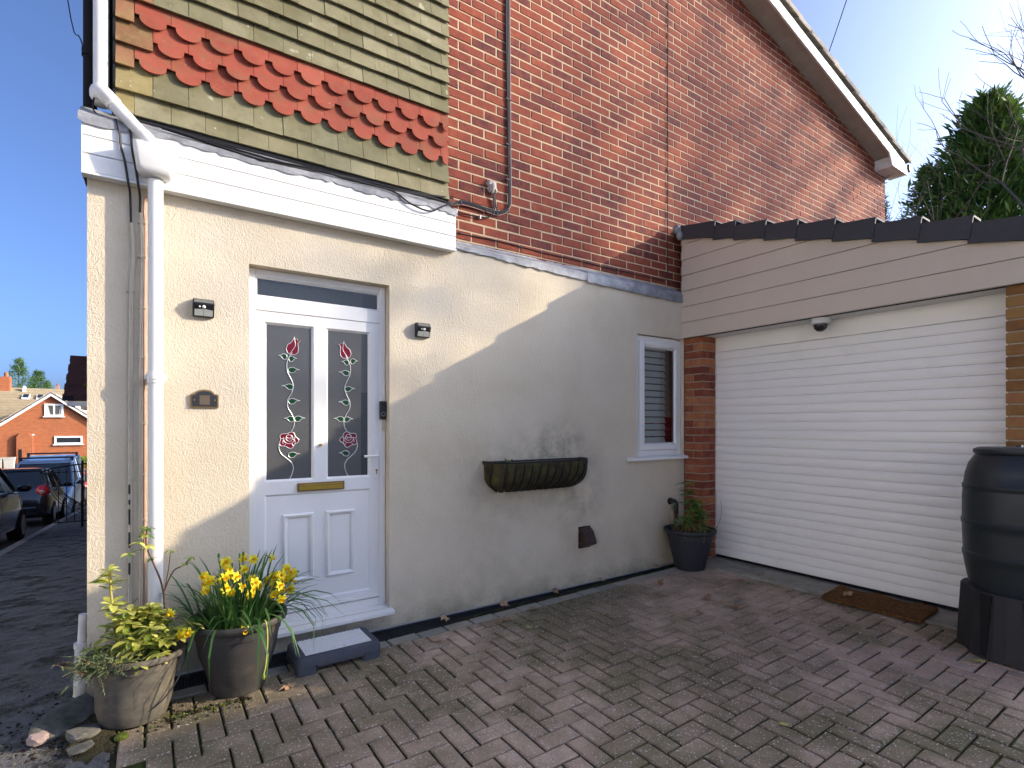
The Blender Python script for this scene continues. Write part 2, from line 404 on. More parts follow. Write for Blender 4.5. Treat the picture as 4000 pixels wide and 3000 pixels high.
# ------------------------------------------------------------------ mesh builders
class MB:
    def __init__(s):
        s.v = []; s.f = []; s.m = []; s.sm = []
    def face(s, idx, mi=0, smooth=False):
        s.f.append(tuple(idx)); s.m.append(mi); s.sm.append(smooth)
    def hexa(s, p, mi=0):
        """8 points: bottom ring 0-3 counter-clockwise seen from above, top ring 4-7."""
        b = len(s.v); s.v += [tuple(q) for q in p]
        for q in ((3, 2, 1, 0), (4, 5, 6, 7), (0, 1, 5, 4), (1, 2, 6, 5), (2, 3, 7, 6), (3, 0, 4, 7)):
            s.face([b + i for i in q], mi)
        return s
    def box(s, x0, x1, y0, y1, z0, z1, mi=0):
        return s.hexa([(x0, y0, z0), (x1, y0, z0), (x1, y1, z0), (x0, y1, z0),
                       (x0, y0, z1), (x1, y0, z1), (x1, y1, z1), (x0, y1, z1)], mi)
    def quad(s, a, b, c, d, mi=0):
        k = len(s.v); s.v += [tuple(a), tuple(b), tuple(c), tuple(d)]; s.face((k, k + 1, k + 2, k + 3), mi); return s
    def tri(s, a, b, c, mi=0):
        k = len(s.v); s.v += [tuple(a), tuple(b), tuple(c)]; s.face((k, k + 1, k + 2), mi); return s
    def prism(s, poly, f3, mi=0):
        """poly: 2-D points; f3(u, v, w) -> xyz with w in 0..1 for the two caps."""
        n = len(poly); b = len(s.v)
        s.v += [tuple(f3(u, v, 0)) for u, v in poly] + [tuple(f3(u, v, 1)) for u, v in poly]
        s.face([b + i for i in range(n)], mi); s.face([b + n + i for i in reversed(range(n))], mi)
        for i in range(n):
            j = (i + 1) % n
            s.face((b + j, b + i, b + n + i, b + n + j), mi)
        return s
    def tube(s, pts, r, n=8, mi=0, caps=True):
        pts = [Vector(p) for p in pts]; b = len(s.v); rr = r if isinstance(r, (list, tuple)) else [r] * len(pts)
        up = None
        for i, p in enumerate(pts):
            d = (pts[min(i + 1, len(pts) - 1)] - pts[max(i - 1, 0)]).normalized()
            if up is None:
                up = Vector((0, 0, 1)) if abs(d.z) < .9 else Vector((1, 0, 0))
            a = d.cross(up)
            if a.length < 1e-5: a = d.orthogonal()
            a.normalize(); c = a.cross(d).normalized(); up = c
            for k in range(n):
                t = 2 * math.pi * k / n
                s.v.append(tuple(p + (a * math.cos(t) + c * math.sin(t)) * rr[i]))
        for i in range(len(pts) - 1):
            for k in range(n):
                k2 = (k + 1) % n
                s.face((b + i * n + k, b + i * n + k2, b + (i + 1) * n + k2, b + (i + 1) * n + k), mi, True)
        if caps:
            s.face([b + k for k in reversed(range(n))], mi); s.face([b + (len(pts) - 1) * n + k for k in range(n)], mi)
        return s
    def lathe(s, prof, n=24, c=(0, 0, 0), mi=0, cap0=True, cap1=True, sx=1, sy=1):
        b = len(s.v)
        for r, z in prof:
            for k in range(n):
                t = 2 * math.pi * k / n
                s.v.append((c[0] + r * sx * math.cos(t), c[1] + r * sy * math.sin(t), c[2] + z))
        for i in range(len(prof) - 1):
            for k in range(n):
                k2 = (k + 1) % n
                s.face((b + i * n + k, b + i * n + k2, b + (i + 1) * n + k2, b + (i + 1) * n + k), mi, True)
        if cap0: s.face([b + k for k in reversed(range(n))], mi)
        if cap1: s.face([b + (len(prof) - 1) * n + k for k in range(n)], mi)
        return s
    def ball(s, c, r, n=10, m=6, mi=0, sz=1):
        prof = [(r * math.sin(math.pi * i / m), -r * sz * math.cos(math.pi * i / m)) for i in range(1, m)]
        return s.lathe(prof, n, c, mi)
    def strip(s, pts, w, side, mi=0):
        """flat ribbon along pts with half-widths w and side vectors."""
        b = len(s.v)
        for p, ww, sd in zip(pts, w, side):
            p = Vector(p); sd = Vector(sd)
            s.v.append(tuple(p - sd * ww)); s.v.append(tuple(p + sd * ww))
        for i in range(len(pts) - 1):
            s.face((b + 2 * i, b + 2 * i + 1, b + 2 * i + 3, b + 2 * i + 2), mi, True)
        return s
    def mesh(s, name, mats, sharp=40):
        me = bpy.data.meshes.new(name)
        me.from_pydata(s.v, [], s.f)
        for mm in (mats if isinstance(mats, (list, tuple)) else [mats]):
            me.materials.append(M[mm] if isinstance(mm, str) else mm)
        me.polygons.foreach_set('material_index', s.m)
        me.polygons.foreach_set('use_smooth', s.sm)
        me.update()
        if any(s.sm):
            me.set_sharp_from_angle(angle=R(sharp))
        return me
    def build(s, name, mats, parent=None, loc=(0, 0, 0), rot=(0, 0, 0), **props):
        return place(name, s.mesh(name, mats), parent, loc, rot, **props)


def place(name, me, parent=None, loc=(0, 0, 0), rot=(0, 0, 0), **props):
    o = bpy.data.objects.new(name, me)
    COL.objects.link(o)
    o.location = loc; o.rotation_euler = rot
    if parent is not None: o.parent = parent
    for k, v in props.items(): o[k] = v
    return o


def thing(name, label, cat, loc=(0, 0, 0), rot=(0, 0, 0), group=None):
    o = bpy.data.objects.new(name, None)
    COL.objects.link(o); o.location = loc; o.rotation_euler = rot
    o.empty_display_size = .1
    o['label'] = label; o['category'] = cat
    if group: o['group'] = group
    return o


def bevel(o, w=.004, seg=2):
    md = o.modifiers.new('edge', 'BEVEL'); md.width = w; md.segments = seg; md.limit_method = 'ANGLE'; md.angle_limit = R(40)
    return o


def smooth_path(pts, k=6):
    """Catmull-Rom through pts."""
    P = [Vector(p) for p in pts]; out = []
    for i in range(len(P) - 1):
        a, b, c, d = P[max(i - 1, 0)], P[i], P[i + 1], P[min(i + 2, len(P) - 1)]
        for j in range(k):
            t = j / k
            out.append(.5 * ((2 * b) + (c - a) * t + (2 * a - 5 * b + 4 * c - d) * t * t + (3 * b - a - 3 * c + d) * t ** 3))
    out.append(P[-1])
    return out


def street_z(y):
    return -.072 * min(max(y, 0), 27)


def yard_z(x):
    return .016 * min(max(x - 1, 0), 5)


# ------------------------------------------------------------------ the setting
def sheet(name, m, x0, x1, ys, zf, nx=1, **kw):
    mb = MB()
    xs = [x0 + (x1 - x0) * i / nx for i in range(nx + 1)]
    for y in ys:
        for x in xs:
            mb.v.append((x, y, zf(x, y)))
    w = nx + 1
    for j in range(len(ys) - 1):
        for i in range(nx):
            a = j * w + i
            mb.face((a, a + 1, a + 1 + w, a + w))
    return mb.build(name, m, kind='structure', **kw)


YS = [-8, -4, -2, -1, 0] + [i * 1.5 for i in range(1, 19)] + [30, 36, 42, 55]
sheet('ground', 'earth', -220, 220, [-220, -60, -20, -8] + YS[1:] + [80, 140, 260], lambda x, y: street_z(y) - .12)
sheet('pavement', 'asphalt', -1.815, -.14, YS, lambda x, y: street_z(y) - .012)
sheet('road', 'road', -8.2, -1.94, YS, lambda x, y: street_z(y) - .105)
kerb = bpy.data.objects.new('kerb', None); COL.objects.link(kerb); kerb['kind'] = 'structure'
kb = MB().box(-.06, .06, 0, .905, -.2, 0).mesh('kerb_stone', 'kerb')
for i in range(34):
    y = -2.4 + i * .915
    place('kerb_stone', kb, kerb, (-1.878, y, street_z(y) - .003 + rng.uniform(-.002, .002)), (math.atan2(street_z(y + .9) - street_z(y), .9), 0, 0))
sheet('far_pavement', 'asphalt', -10.5, -8.2, YS, lambda x, y: street_z(y) - .02)

# block-paved forecourt: joint bed + pavers in 90 degree herringbone
forecourt = MB()
for (x0, x1) in ((-.14, 1), (1, 4.34)):
    forecourt.quad((x0, -4.599, yard_z(x0) - .012), (x1, -4.599, yard_z(x1) - .012), (x1, -.10, yard_z(x1) - .012), (x0, -.10, yard_z(x0) - .012))
forecourt = forecourt.build('forecourt', 'joint', kind='structure')
MB().box(-.14, 12, -7.85, -4.6, -.08, -.001).build('drive', 'drive', None, kind='structure')  # unseen ground behind the camera, added pale for its bounce
CF, CR_ = Vector((math.cos(R(55.7)), math.sin(R(55.7)))), Vector((math.sin(R(55.7)), -math.cos(R(55.7))))


def depth_side(x, y):
    d = Vector((x, y + 3.427)); return d.dot(CF), d.dot(CR_)


def paver_mesh(w, h, m):
    c = .006; mb = MB()
    a = [(-w, -h), (w, -h), (w, h), (-w, h)]
    for k, (i, z) in enumerate(((0, -.05), (0, -c), (c, 0))):
        for (x, y) in a:
            mb.v.append((x - math.copysign(i, x), y - math.copysign(i, y), z))
    for r in range(2):
        for k in range(4):
            k2 = (k + 1) % 4
            mb.face((r * 4 + k, r * 4 + k2, r * 4 + 4 + k2, r * 4 + 4 + k))
    mb.face((8, 9, 10, 11))
    return mb


G = .0074
pav = []
for i in range(-12, 60):
    for j in range(-62, 2):
        k = (i - j) % 4
        ox, oy = -.02, -.262
        if k == 0: pav.append((ox + (i + 1) * .1, oy + (j + .5) * .1, 0))
        elif k == 2: pav.append((ox + (i + .5) * .1, oy + j * .1, 1))
edge = [(-.05 + .2 * i, -.212, 2) for i in range(0, 23)]
half = []; clipped = []
vis = []
for (x, y, o) in pav + edge:
    if o != 2:
        hx, hy = ((.1, .05), (.05, .1))[o]
        top = y + hy
        if top > -.261:
            if o == 1 and y - hy < -.35:      # cut to a half block against the edge course
                half.append((x, -.312))
            continue
        if y > -.5 and x < .02 or x - hx < -.125: continue
        if x + hx > 4.323:
            if x - hx < 4.285 and -2.9 < y: clipped.append((x - hx, y, hy))
            continue
    t, s = depth_side(x, y)
    if y < -4.55 or t < 1.2 or abs(s / t) > 1.35 or x > 4.4: continue
    vis.append((t if abs(s / t) < 1.02 and t > 2.0 else t + 6, x, y, o))
vis.sort()
PM = {0: [paver_mesh(.1 - G / 2 * 1.3, .05 - G / 2 * 1.3, 0).mesh('paver', 'paver')],
      2: [paver_mesh(.1 - G / 2, .05 - G / 2, 0).mesh('edge_paver', 'paver_edge')]}
PM[1] = PM[0]
rest = MB()
cnt = 0
for (t, x, y, o) in vis:
    jx, jy, jz, jr = rng.uniform(-.0012, .0012), rng.uniform(-.0012, .0012), rng.uniform(-.0022, .0018), rng.uniform(-.006, .006)
    tilt = (rng.uniform(-.006, .006), -.016 + rng.uniform(-.006, .006) if x > 1 else rng.uniform(-.006, .006), (R(90) if o == 1 else 0) + jr)
    if cnt < 300:
        place('paver', PM[o][0], forecourt, (x + jx, y + jy, yard_z(x) + jz), tilt); cnt += 1
    else:
        b = paver_mesh(.1 - G / 2 * 1.3, .05 - G / 2 * 1.3, 0)
        mt = Matrix.Translation((x + jx, y + jy, yard_z(x) + jz)) @ Matrix.Rotation(tilt[2], 4, 'Z') @ Matrix.Rotation(tilt[1], 4, 'Y')
        k = len(rest.v)
        rest.v += [tuple(mt @ Vector(q)) for q in b.v]
        for fc in b.f: rest.face([k + q for q in fc], 1 if o == 2 else 0)
for (x, y) in half:
    if x < 0 or x > 4.3: continue
    b = paver_mesh(.05 - G / 2, .05 - G / 2, 0); k = len(rest.v)
    rest.v += [tuple(Vector(q) + Vector((x, y, yard_z(x)))) for q in b.v]
    for fc in b.f: rest.face([k + q for q in fc], 0)
for (x0, y, hy) in clipped:
    hw = (4.320 - x0) / 2
    b = paver_mesh(hw - G / 2, hy - G / 2, 0); k = len(rest.v)
    rest.v += [tuple(Vector(q) + Vector((x0 + hw, y, yard_z(x0) + rng.uniform(-.002, .001)))) for q in b.v]
    for fc in b.f: rest.face([k + q for q in fc], 0)
rest.build('outer_pavers', ['paver', 'paver_edge'], forecourt, kind='stuff')

# ------------------------------------------------------------------ the house
house = thing('house', 'red brick house with olive hung tiles above a cream rendered wall', 'house')
RX0, RX1 = -.264, 4.43
DX0, DX1, DZ0, DZ1 = .478, 1.336, .15, 2.325
WX0, WX1, WZ0, WZ1 = 3.753, 4.418, 1.075, 2.24
mb = MB()
xs = [RX0, DX0, DX1, WX0, WX1, RX1]
def wall_rect(x0, x1, z0, z1, y=0):
    mb.quad((x0, y, z0), (x1, y, z0), (x1, y, z1), (x0, y, z1))
TOP = 2.70
wall_rect(RX0, DX0, -.06, TOP); wall_rect(DX0, DX1, -.06, DZ0); wall_rect(DX0, DX1, DZ1, TOP)
wall_rect(DX1, WX0, -.06, TOP); wall_rect(WX0, WX1, -.06, WZ0); wall_rect(WX0, WX1, WZ1, TOP); wall_rect(WX1, RX1, -.06, TOP)
D = .20
for (x0, x1, z0, z1) in ((DX0, DX1, DZ0, DZ1), (WX0, WX1, WZ0, WZ1)):
    mb.quad((x0, 0, z0), (x0, D, z0), (x0, D, z1), (x0, 0, z1)); mb.quad((x1, D, z0), (x1, 0, z0), (x1, 0, z1), (x1, D, z1))
    mb.quad((x0, D, z1), (x1, D, z1), (x1, 0, z1), (x0, 0, z1)); mb.quad((x0, 0, z0), (x1, 0, z0), (x1, D, z0), (x0, D, z0))
# top, end and front return
mb.quad((RX0, 0, TOP), (RX1, 0, TOP), (RX1, .12, TOP), (RX0, .12, TOP))
mb.quad((RX0, 7, -1), (RX0, 0, -1), (RX0, 0, TOP), (RX0, 7, TOP))
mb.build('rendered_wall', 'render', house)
mb = MB()      # inside shell
mb.quad((RX1 + 5, 7, -1), (RX0, 7, -1), (RX0, 7, 2.8), (RX1 + 5, 7, 2.8)); mb.quad((9.4, 0.1, -1), (9.4, 7, -1), (9.4, 7, 2.8), (9.4, .1, 2.8))
mb.quad((3.2, .201, 0), (3.2, 2.6, 0), (3.2, 2.6, 2.7), (3.2, .201, 2.7)); mb.quad((3.2, 2.6, 0), (6, 2.6, 0), (6, 2.6, 2.7), (3.2, 2.6, 2.7))
mb.quad((4.43, .107, -.1), (9.4, .107, -.1), (9.4, .107, 2.75), (4.43, .107, 2.75))
mb.build('inner_wall', 'dark_in', house)
mb = MB(); mb.box(5.2, 5.3, .22, 2.6, 1.46, 2.69)
mb.build('kitchen_partition', 'room', house)
kt = MB().box(0, .012, 0, .145, 0, .145).mesh('wall_tile', 'red_tile')
for i in range(14):
    for j in range(6):
        place('kitchen_tile', kt, house, (5.196, .24 + i * .15, .56 + j * .15))

# solid gable core carrying the mortar face
SL, ZR = .248, 7.62
ridge_x = 4.62
def roof_z(x): return ZR - SL * max(x, 2 * ridge_x - x)
poly = [(1.81, 2.66), (9.4, 2.66), (9.4, roof_z(9.4) + .05), (ridge_x, roof_z(ridge_x) + .05), (1.81, roof_z(1.81) + .05)]
MB().prism(poly, lambda u, v, w: (u, .1030 + w * 6.9, v)).build('mortar_bed', 'mortar', house)
poly = [(-.15, 2.72), (1.809, 2.72), (1.809, roof_z(1.81)), (-.15, roof_z(-.15))]
MB().prism(poly, lambda u, v, w: (u, .0835 + w * 6.9, v)).build('tile_backing', 'dark_in', house)


def brick_block(sx, sz, ch=.004, dp=.02):
    """front of a brick: face at y=0 with worn arrises, running back to y=dp."""
    mb = MB(); a = [(-sx, -sz), (sx, -sz), (sx, sz), (-sx, sz)]
    for (i, y) in ((0, dp), (0, ch), (ch, 0)):
        for (x, z) in a: mb.v.append((x - math.copysign(i, x), y, z - math.copysign(i, z)))
    for r in range(2):
        for k in range(4):
            k2 = (k + 1) % 4; mb.face((r * 4 + k, r * 4 + k2, r * 4 + 4 + k2, r * 4 + 4 + k))
    mb.face((8, 9, 10, 11)); return mb


bricks = []
BL, BH = .225, .0752
row = 0
z = 2.705
while z < 7.0:
    off = 0 if row % 2 else .1125
    x = 1.815 - off - .002
    while x < 9.4:
        x0, x1 = max(x, 1.812), min(x + .215, 9.398)
        xc = (x0 + x1) / 2
        t, s = depth_side(xc, .1)
        zv = 1.375 + 1664 / 2071 * t
        if x1 - x0 > .03 and z < min(roof_z(xc) + .03, zv + .7) and not (xc > 4.7 and z < 3.0 - .0):
            bricks.append((t + (9 if z > zv + .03 else 0), xc, z + BH / 2, (x1 - x0) / 2, row))
        x += BL
    z += BH; row += 1
bricks.sort()
bm_cache = {}
rest = MB()
for n, (t, xc, zc, hx, row) in enumerate(bricks):
    jy, jz, jx = rng.uniform(-.0025, .0015), rng.uniform(-.0012, .0012), rng.uniform(-.0018, .0018)
    if n < 300:
        key = round(hx, 3)
        if key not in bm_cache: bm_cache[key] = brick_block(hx, .0325).mesh('brick', 'brick')
        place('brick', bm_cache[key], house, (xc + jx, .0995 + jy, zc + jz), (rng.uniform(-.008, .008), rng.uniform(-.006, .006), rng.uniform(-.006, .006)))
    else:
        b = brick_block(hx - abs(jx) * .5, .0325); k = len(rest.v)
        rest.v += [(q[0] + xc + jx, q[1] + .0995 + jy, q[2] + zc + jz) for q in b.v]
        for fc in b.f: rest.face([k + q for q in fc])
rest.build('far_brickwork', 'brick', house, kind='stuff')

# hung tiles
TW = .165
def slab_tile(w, h, th=.016, lean=.040):
    mb = MB(); x = w / 2
    mb.hexa([(-x, 0, 0), (x, 0, 0), (x, th, .0), (-x, th, 0), (-x, lean, h), (x, lean, h), (x, lean + th, h), (-x, lean + th, h)])
    return mb
def club_tile(w, h, sh=.056, th=.011, lean=.036):
    x = w / 2; r = x * .76
    pts = [(-x, h), (-x, sh), (-r, sh)]
    for k in range(1, 12):
        a = math.pi * k / 12
        pts.append((-r * math.cos(a), sh - .002 - (sh - .002) * math.sin(a) ** .8))
    pts += [(r, sh), (x, sh), (x, h)]
    mb = MB()
    mb.prism(pts, lambda u, v, w_: (u, lean * v / h + th * w_, v)); return mb


rows = []
rows += [(3.032, 'p'), (3.150, 'p'), (3.278, 'c'), (3.398, 'c'), (3.52, 'c')]
zz = 3.655
while zz < 5.6:
    rows.append((zz, 'p')); zz += .1117
tiles = []
for ri, (z, kind) in enumerate(rows):
    nxt = rows[ri + 1][0] if ri + 1 < len(rows) else z + .112
    h = (nxt - z) + .062
    off = 0 if ri % 2 else TW / 2
    x = -.152
    first = True
    while x < 1.805:
        w = (TW / 2 if off else TW) if first else TW
        if first: corner = True
        else: corner = False
        x1 = min(x + w, 1.808)
        if x1 - x > .03:
            tiles.append(((x + x1) / 2, z, x1 - x, h, 's' if corner else kind, ri, nxt - z))
        x = x1; first = False
tm = {}
counts = {'tile': 0}
rest = MB()
YT = .030
tiles.sort(key=lambda q: q[1])
for (x, z, w, h, kind, ri, ga) in tiles:
    key = (round(w, 3), round(h, 3), kind, ri < 2)
    gap = .0022
    jz = rng.uniform(-.002, .002); jy = rng.uniform(-.002, .002)
    if kind == 'c':
        name, mt = 'scalloped_tile', 'tile_red'
    elif kind == 's':
        name, mt = 'corner_tile', ('tile_old' if ri < 2 else 'tile_corner')
    else:
        name, mt = 'wall_tile', 'tile'
    if kind == 'c' and w < .12:      # cut end tile keeps one shoulder
        mk = lambda: club_tile(w - gap, h)
    elif kind == 'c':
        mk = lambda: club_tile(w - gap, h)
    else:
        mk = lambda: slab_tile(w - gap, h)
    if name != 'wall_tile' or counts['tile'] < 300:
        if name == 'wall_tile': counts['tile'] += 1
        if key not in tm: tm[key] = mk().mesh(name, mt)
        place(name, tm[key], house, (x, YT + jy, z + jz), (0, rng.uniform(-.006, .006), rng.uniform(-.006, .006)))
    else:
        b = mk(); k = len(rest.v)
        rest.v += [(q[0] + x, q[1] + YT + jy, q[2] + z + jz) for q in b.v]
        for fc in b.f: rest.face([k + q for q in fc])
if rest.v: rest.build('upper_tiles', 'tile', house, kind='stuff')
MB().box(-.15, 1.808, .045, .083, 3.005, 3.036).build('tilting_fillet', 'black_rubber', house)
MB().box(-.162, -.150, .04, .30, 3.0, 5.6).build('corner_edge', 'black_rubber', house)

# white fascia of the lean-to, its trims, and the lead above
for i in range(3):
    z0 = 2.642 + i * .0895
    b = MB()
    prof = [(-.062, z0 + .001), (-.064, z0 + .004), (-.064, z0 + .0858), (-.040, z0 + .0858), (-.040, z0)]
    b.prism(prof, lambda u, v, w: (-.278 + w * 2.086, u, v))
    b.build('fascia_board', 'upvc', house)
MB().box(-.278, 1.808, -.056, -.002, 2.630, 2.641).build('fascia_soffit', 'upvc_old', house)
MB().box(-.281, 1.811, -.069, -.057, 2.628, 2.6395).build('fascia_trim', 'upvc_old', house)
MB().box(-.2815, -.2785, -.064, .02, 2.63, 2.915).build('fascia_end_cap', 'upvc_old', house)
MB().quad((-.278, -.002, 2.63), (-.278, .12, 2.63), (1.808, .12, 2.63), (1.808, -.002, 2.63)).build('fascia_lining', 'dark_in', house)
def lead_strip(x0, x1, prof_f, n, seed):
    r = random.Random(seed); b = MB()
    m = len(prof_f(0, 0, 0))
    jit = [[r.uniform(-1, 1) for _ in range(m)] for _ in range(n + 1)]
    for i in range(n + 1):
        x = x0 + (x1 - x0) * i / n
        for k, (y, z) in enumerate(prof_f((x - x0) / (x1 - x0), jit[i][-1], x)):
            b.v.append((x + r.uniform(-.003, .003), y + jit[i][k] * .003, z + jit[i][k] * (.003 if k else .001)))
    for i in range(n):
        for k in range(m - 1):
            a = i * m + k; b.face((a, a + m, a + m + 1, a + 1), 0, True)
    return b
lead_strip(-.296, 1.815, lambda f, j, x: [(.066, 3.018), (.03, 2.985), (-.02, 2.955), (-.062, 2.925), (-.0695, 2.912 + .004 * j), (-.0705, 2.886 + .007 * j + .008 * math.sin(x * 9))], 70, 5).build('lead_flashing', 'lead', house)
zb = lambda x: 2.668 - .022 * (x - 1.8) - .012 * math.sin((x - 1.8) * 1.25)
lead_strip(1.800, 3.17, lambda f, j, x: [(.0985, 2.768), (.094, 2.752), (.05, 2.735), (.008, 2.708), (-.010, 2.685), (-.014, zb(x) + .004 * j)], 40, 6).build('lead_flashing', 'lead', house)
lead_strip(3.12, 4.432, lambda f, j, x: [(.0965, 2.770), (.090, 2.755), (.046, 2.737), (.003, 2.711), (-.015, 2.68), (-.019, zb(x) - .010 + .004 * j)], 36, 7).build('lead_flashing', 'lead', house)

# gable roof: soffit, bargeboard, boxed eave, verge tiles
XA, XB = ridge_x, 9.55
def sl(x, d): return roof_z(x) + d
b = MB()
for (xa, xb) in ((-.35, ridge_x), (ridge_x, 9.04)):
    b.hexa([(xa, -.112, sl(xa, -.012)), (xb, -.112, sl(xb, -.012)), (xb, .104, sl(xb, -.012)), (xa, .104, sl(xa, -.012)),
            (xa, -.112, sl(xa, 0)), (xb, -.112, sl(xb, 0)), (xb, .104, sl(xb, 0)), (xa, .104, sl(xa, 0))])
b.build('verge_soffit', 'soffit', house)
b = MB()
for (xa, xb) in ((-.35, ridge_x), (ridge_x, 9.46)):
    b.hexa([(xa, -.134, sl(xa, -.026)), (xb, -.134, sl(xb, -.026)), (xb, -.113, sl(xb, -.026)), (xa, -.113, sl(xa, -.026)),
            (xa, -.134, sl(xa, .105)), (xb, -.134, sl(xb, .105)), (xb, -.113, sl(xb, .105)), (xa, -.113, sl(xa, .105))])
b.build('bargeboard', 'barge', house)
b = MB()
b.box(9.04, 9.56, -.111, .104, 5.215, 5.235)
b.box(9.03, 9.05, -.111, .104, 5.236, sl(9.04, -.013))
b.prism([(8.93, sl(8.93, -.03)), (9.035, 5.212), (9.57, 5.212), (9.57, sl(9.57, .08)), (9.3, sl(9.3, .09))], lambda u, v, w: (u, -.137 + w * .024, v))
b.build('boxed_eave', 'barge', house)
MB().tube([(9.62, -.16, 5.33), (9.62, 6, 5.33)], .055, 10).build('rear_gutter', 'black', house)
b = MB()
for (xa, xb) in ((-.40, ridge_x), (ridge_x, 9.58)):
    b.hexa([(xa, -.10, sl(xa, .105)), (xb, -.10, sl(xb, .105)), (xb, 7.2, sl(xb, .105)), (xa, 7.2, sl(xa, .105)),
            (xa, -.10, sl(xa, .15)), (xb, -.10, sl(xb, .15)), (xb, 7.2, sl(xb, .15)), (xa, 7.2, sl(xa, .15))])
b.build('roof_deck', 'black_rubber', house)
vt = MB()
ang = math.atan(SL)
vt.hexa([(-.20, -.165, -.012), (.19, -.165, -.012), (.19, .16, -.012), (-.20, .16, -.012),
         (-.20, -.165, .018), (.19, -.165, .018), (.19, .16, .018), (-.20, .16, .018)])
vt.box(-.199, .189, -.164, -.148, -.034, -.0125)
vtm = vt.mesh('verge_tile', 'roof_tile')
n = 0
x = ridge_x + .16
while x < 9.55:
    place('verge_tile', vtm, house, (x, rng.uniform(-.004, .004), sl(x, .195)), (0, ang - .055, rng.uniform(-.01, .01))); x += .292
x = ridge_x - .16
while x > -.4:
    place('verge_tile', vtm, house, (x, rng.uniform(-.004, .004), sl(x, .195)), (0, -ang + .055, math.pi * 0)); x -= .292
b = MB()
for k in range(17):
    xx = ridge_x + .16 + k * .292
    for r_ in range(22):
        y0 = .165 + r_ * .31
        b.hexa([(xx - .2, y0, sl(xx - .2, .185) - .01), (xx + .19, y0, sl(xx + .19, .21)), (xx + .19, y0 + .3, sl(xx + .19, .21)), (xx - .2, y0 + .3, sl(xx - .2, .185) - .01),
                (xx - .2, y0, sl(xx - .2, .205) - .01), (xx + .19, y0, sl(xx + .19, .235)), (xx + .19, y0 + .3, sl(xx + .19, .235)), (xx - .2, y0 + .3, sl(xx - .2, .205) - .01)])
b.build('roof_tiles', 'roof_tile', house, kind='stuff')


# ------------------------------------------------------------------ front door (part of the house)
def ring(mb, x0, x1, z0, z1, wl, wr, wb, wt, yf, yb, mi=0):
    """four members of a frame butted end to end"""
    mb.box(x0, x0 + wl, yf, yb, z0, z1, mi); mb.box(x1 - wr, x1, yf, yb, z0, z1, mi)
    if wt: mb.box(x0 + wl, x1 - wr, yf, yb, z1 - wt, z1, mi)
    if wb: mb.box(x0 + wl, x1 - wr, yf, yb, z0, z0 + wb, mi)
def bead(mb, x0, x1, z0, z1, w, yf, yb, mi=0):
    """sloping glazing bead from the face at yf in to the pane at yb"""
    o = [(x0, z0), (x1, z0), (x1, z1), (x0, z1)]; i_ = [(x0 + w, z0 + w), (x1 - w, z0 + w), (x1 - w, z1 - w), (x0 + w, z1 - w)]
    for k in range(4):
        k2 = (k + 1) % 4
        mb.quad((o[k][0], yf, o[k][1]), (o[k2][0], yf, o[k2][1]), (i_[k2][0], yb, i_[k2][1]), (i_[k][0], yb, i_[k][1]), mi)


fr = MB()
ring(fr, DX0 + .002, DX1 - .002, DZ0, DZ1 - .002, .042, .042, .062, .044, .070, .15)
fr.box(.520, 1.294, .070, .15, 2.074, 2.156)
bead(fr, .5195, 1.2945, 2.1555, 2.2815, .016, .071, .088)
frame = fr.build('door_frame', 'upvc', house); bevel(frame, .004)
MB().quad((.53, .086, 2.166), (1.285, .086, 2.166), (1.285, .086, 2.272), (.53, .086, 2.272)).build('transom_pane', 'glass_dark', frame)
MB().box(DX0, DX1, .16, .17, DZ0, DZ1).build('door_backing', 'dark_in', frame)
sill = MB()
sill.hexa([(.438, -.052, .116), (1.354, -.052, .116), (1.354, .069, .116), (.438, .069, .116),
           (.438, -.052, .142), (1.354, -.052, .142), (1.354, .069, .158), (.438, .069, .158)])
bevel(sill.build('door_sill', 'upvc', house), .004)

lf = MB()
LX0, LX1, LZ0, LZ1 = .5225, 1.2915, .2155, 2.0715
lf.box(LX0, .572, .074, .13, LZ0, LZ1); lf.box(1.228, LX1, .074, .13, LZ0, LZ1)
lf.box(.572, 1.228, .074, .13, 2.008, LZ1); lf.box(.572, 1.228, .074, .13, .955, 1.033); lf.box(.572, 1.228, .074, .13, LZ0, .272)
lf.box(.861, .939, .074, .13, 1.033, 2.008)
for (a, b_) in ((.572, .861), (.939, 1.228)):
    bead(lf, a - .0005, b_ + .0005, 1.0325, 2.0085, .015, .0745, .090)
bead(lf, .5715, 1.2285, .2715, .9555, .014, .0745, .084)
lf.box(.58, 1.222, .083, .13, .28, .948)
for (a, b_) in ((.675, .864), (.936, 1.127)):
    # raised moulding: outer slope up, flat, inner steps down
    for (w0, w1, ya, yb) in ((0, .010, .083, .066), (.010, .020, .066, .070), (.020, .030, .070, .0795)):
        o = [(a + w0, .401 + w0), (b_ - w0, .401 + w0), (b_ - w0, .827 - w0), (a + w0, .827 - w0)]
        i_ = [(a + w1, .401 + w1), (b_ - w1, .401 + w1), (b_ - w1, .827 - w1), (a + w1, .827 - w1)]
        for k in range(4):
            k2 = (k + 1) % 4
            lf.quad((o[k][0], ya, o[k][1]), (o[k2][0], ya, o[k2][1]), (i_[k2][0], yb, i_[k2][1]), (i_[k][0], yb, i_[k][1]))
lf.box(LX0 + .004, LX1 - .004, .058, .0735, .222, .238)
door = lf.build('front_door', 'upvc', house)
for (a, b_) in ((.572, .861), (.939, 1.228)):
    MB().quad((a + .012, .0885, 1.042), (b_ - .012, .0885, 1.042), (b_ - .012, .0885, 1.998), (a + .012, .0885, 1.998)).build('door_pane', 'glass_frost', door)
MB().quad((1.17, .0878, 1.045), (1.2125, .0878, 1.045), (1.2125, .0878, 1.60), (1.17, .0878, 1.60)).build('rippled_pane_edge', 'glass_dark', door)
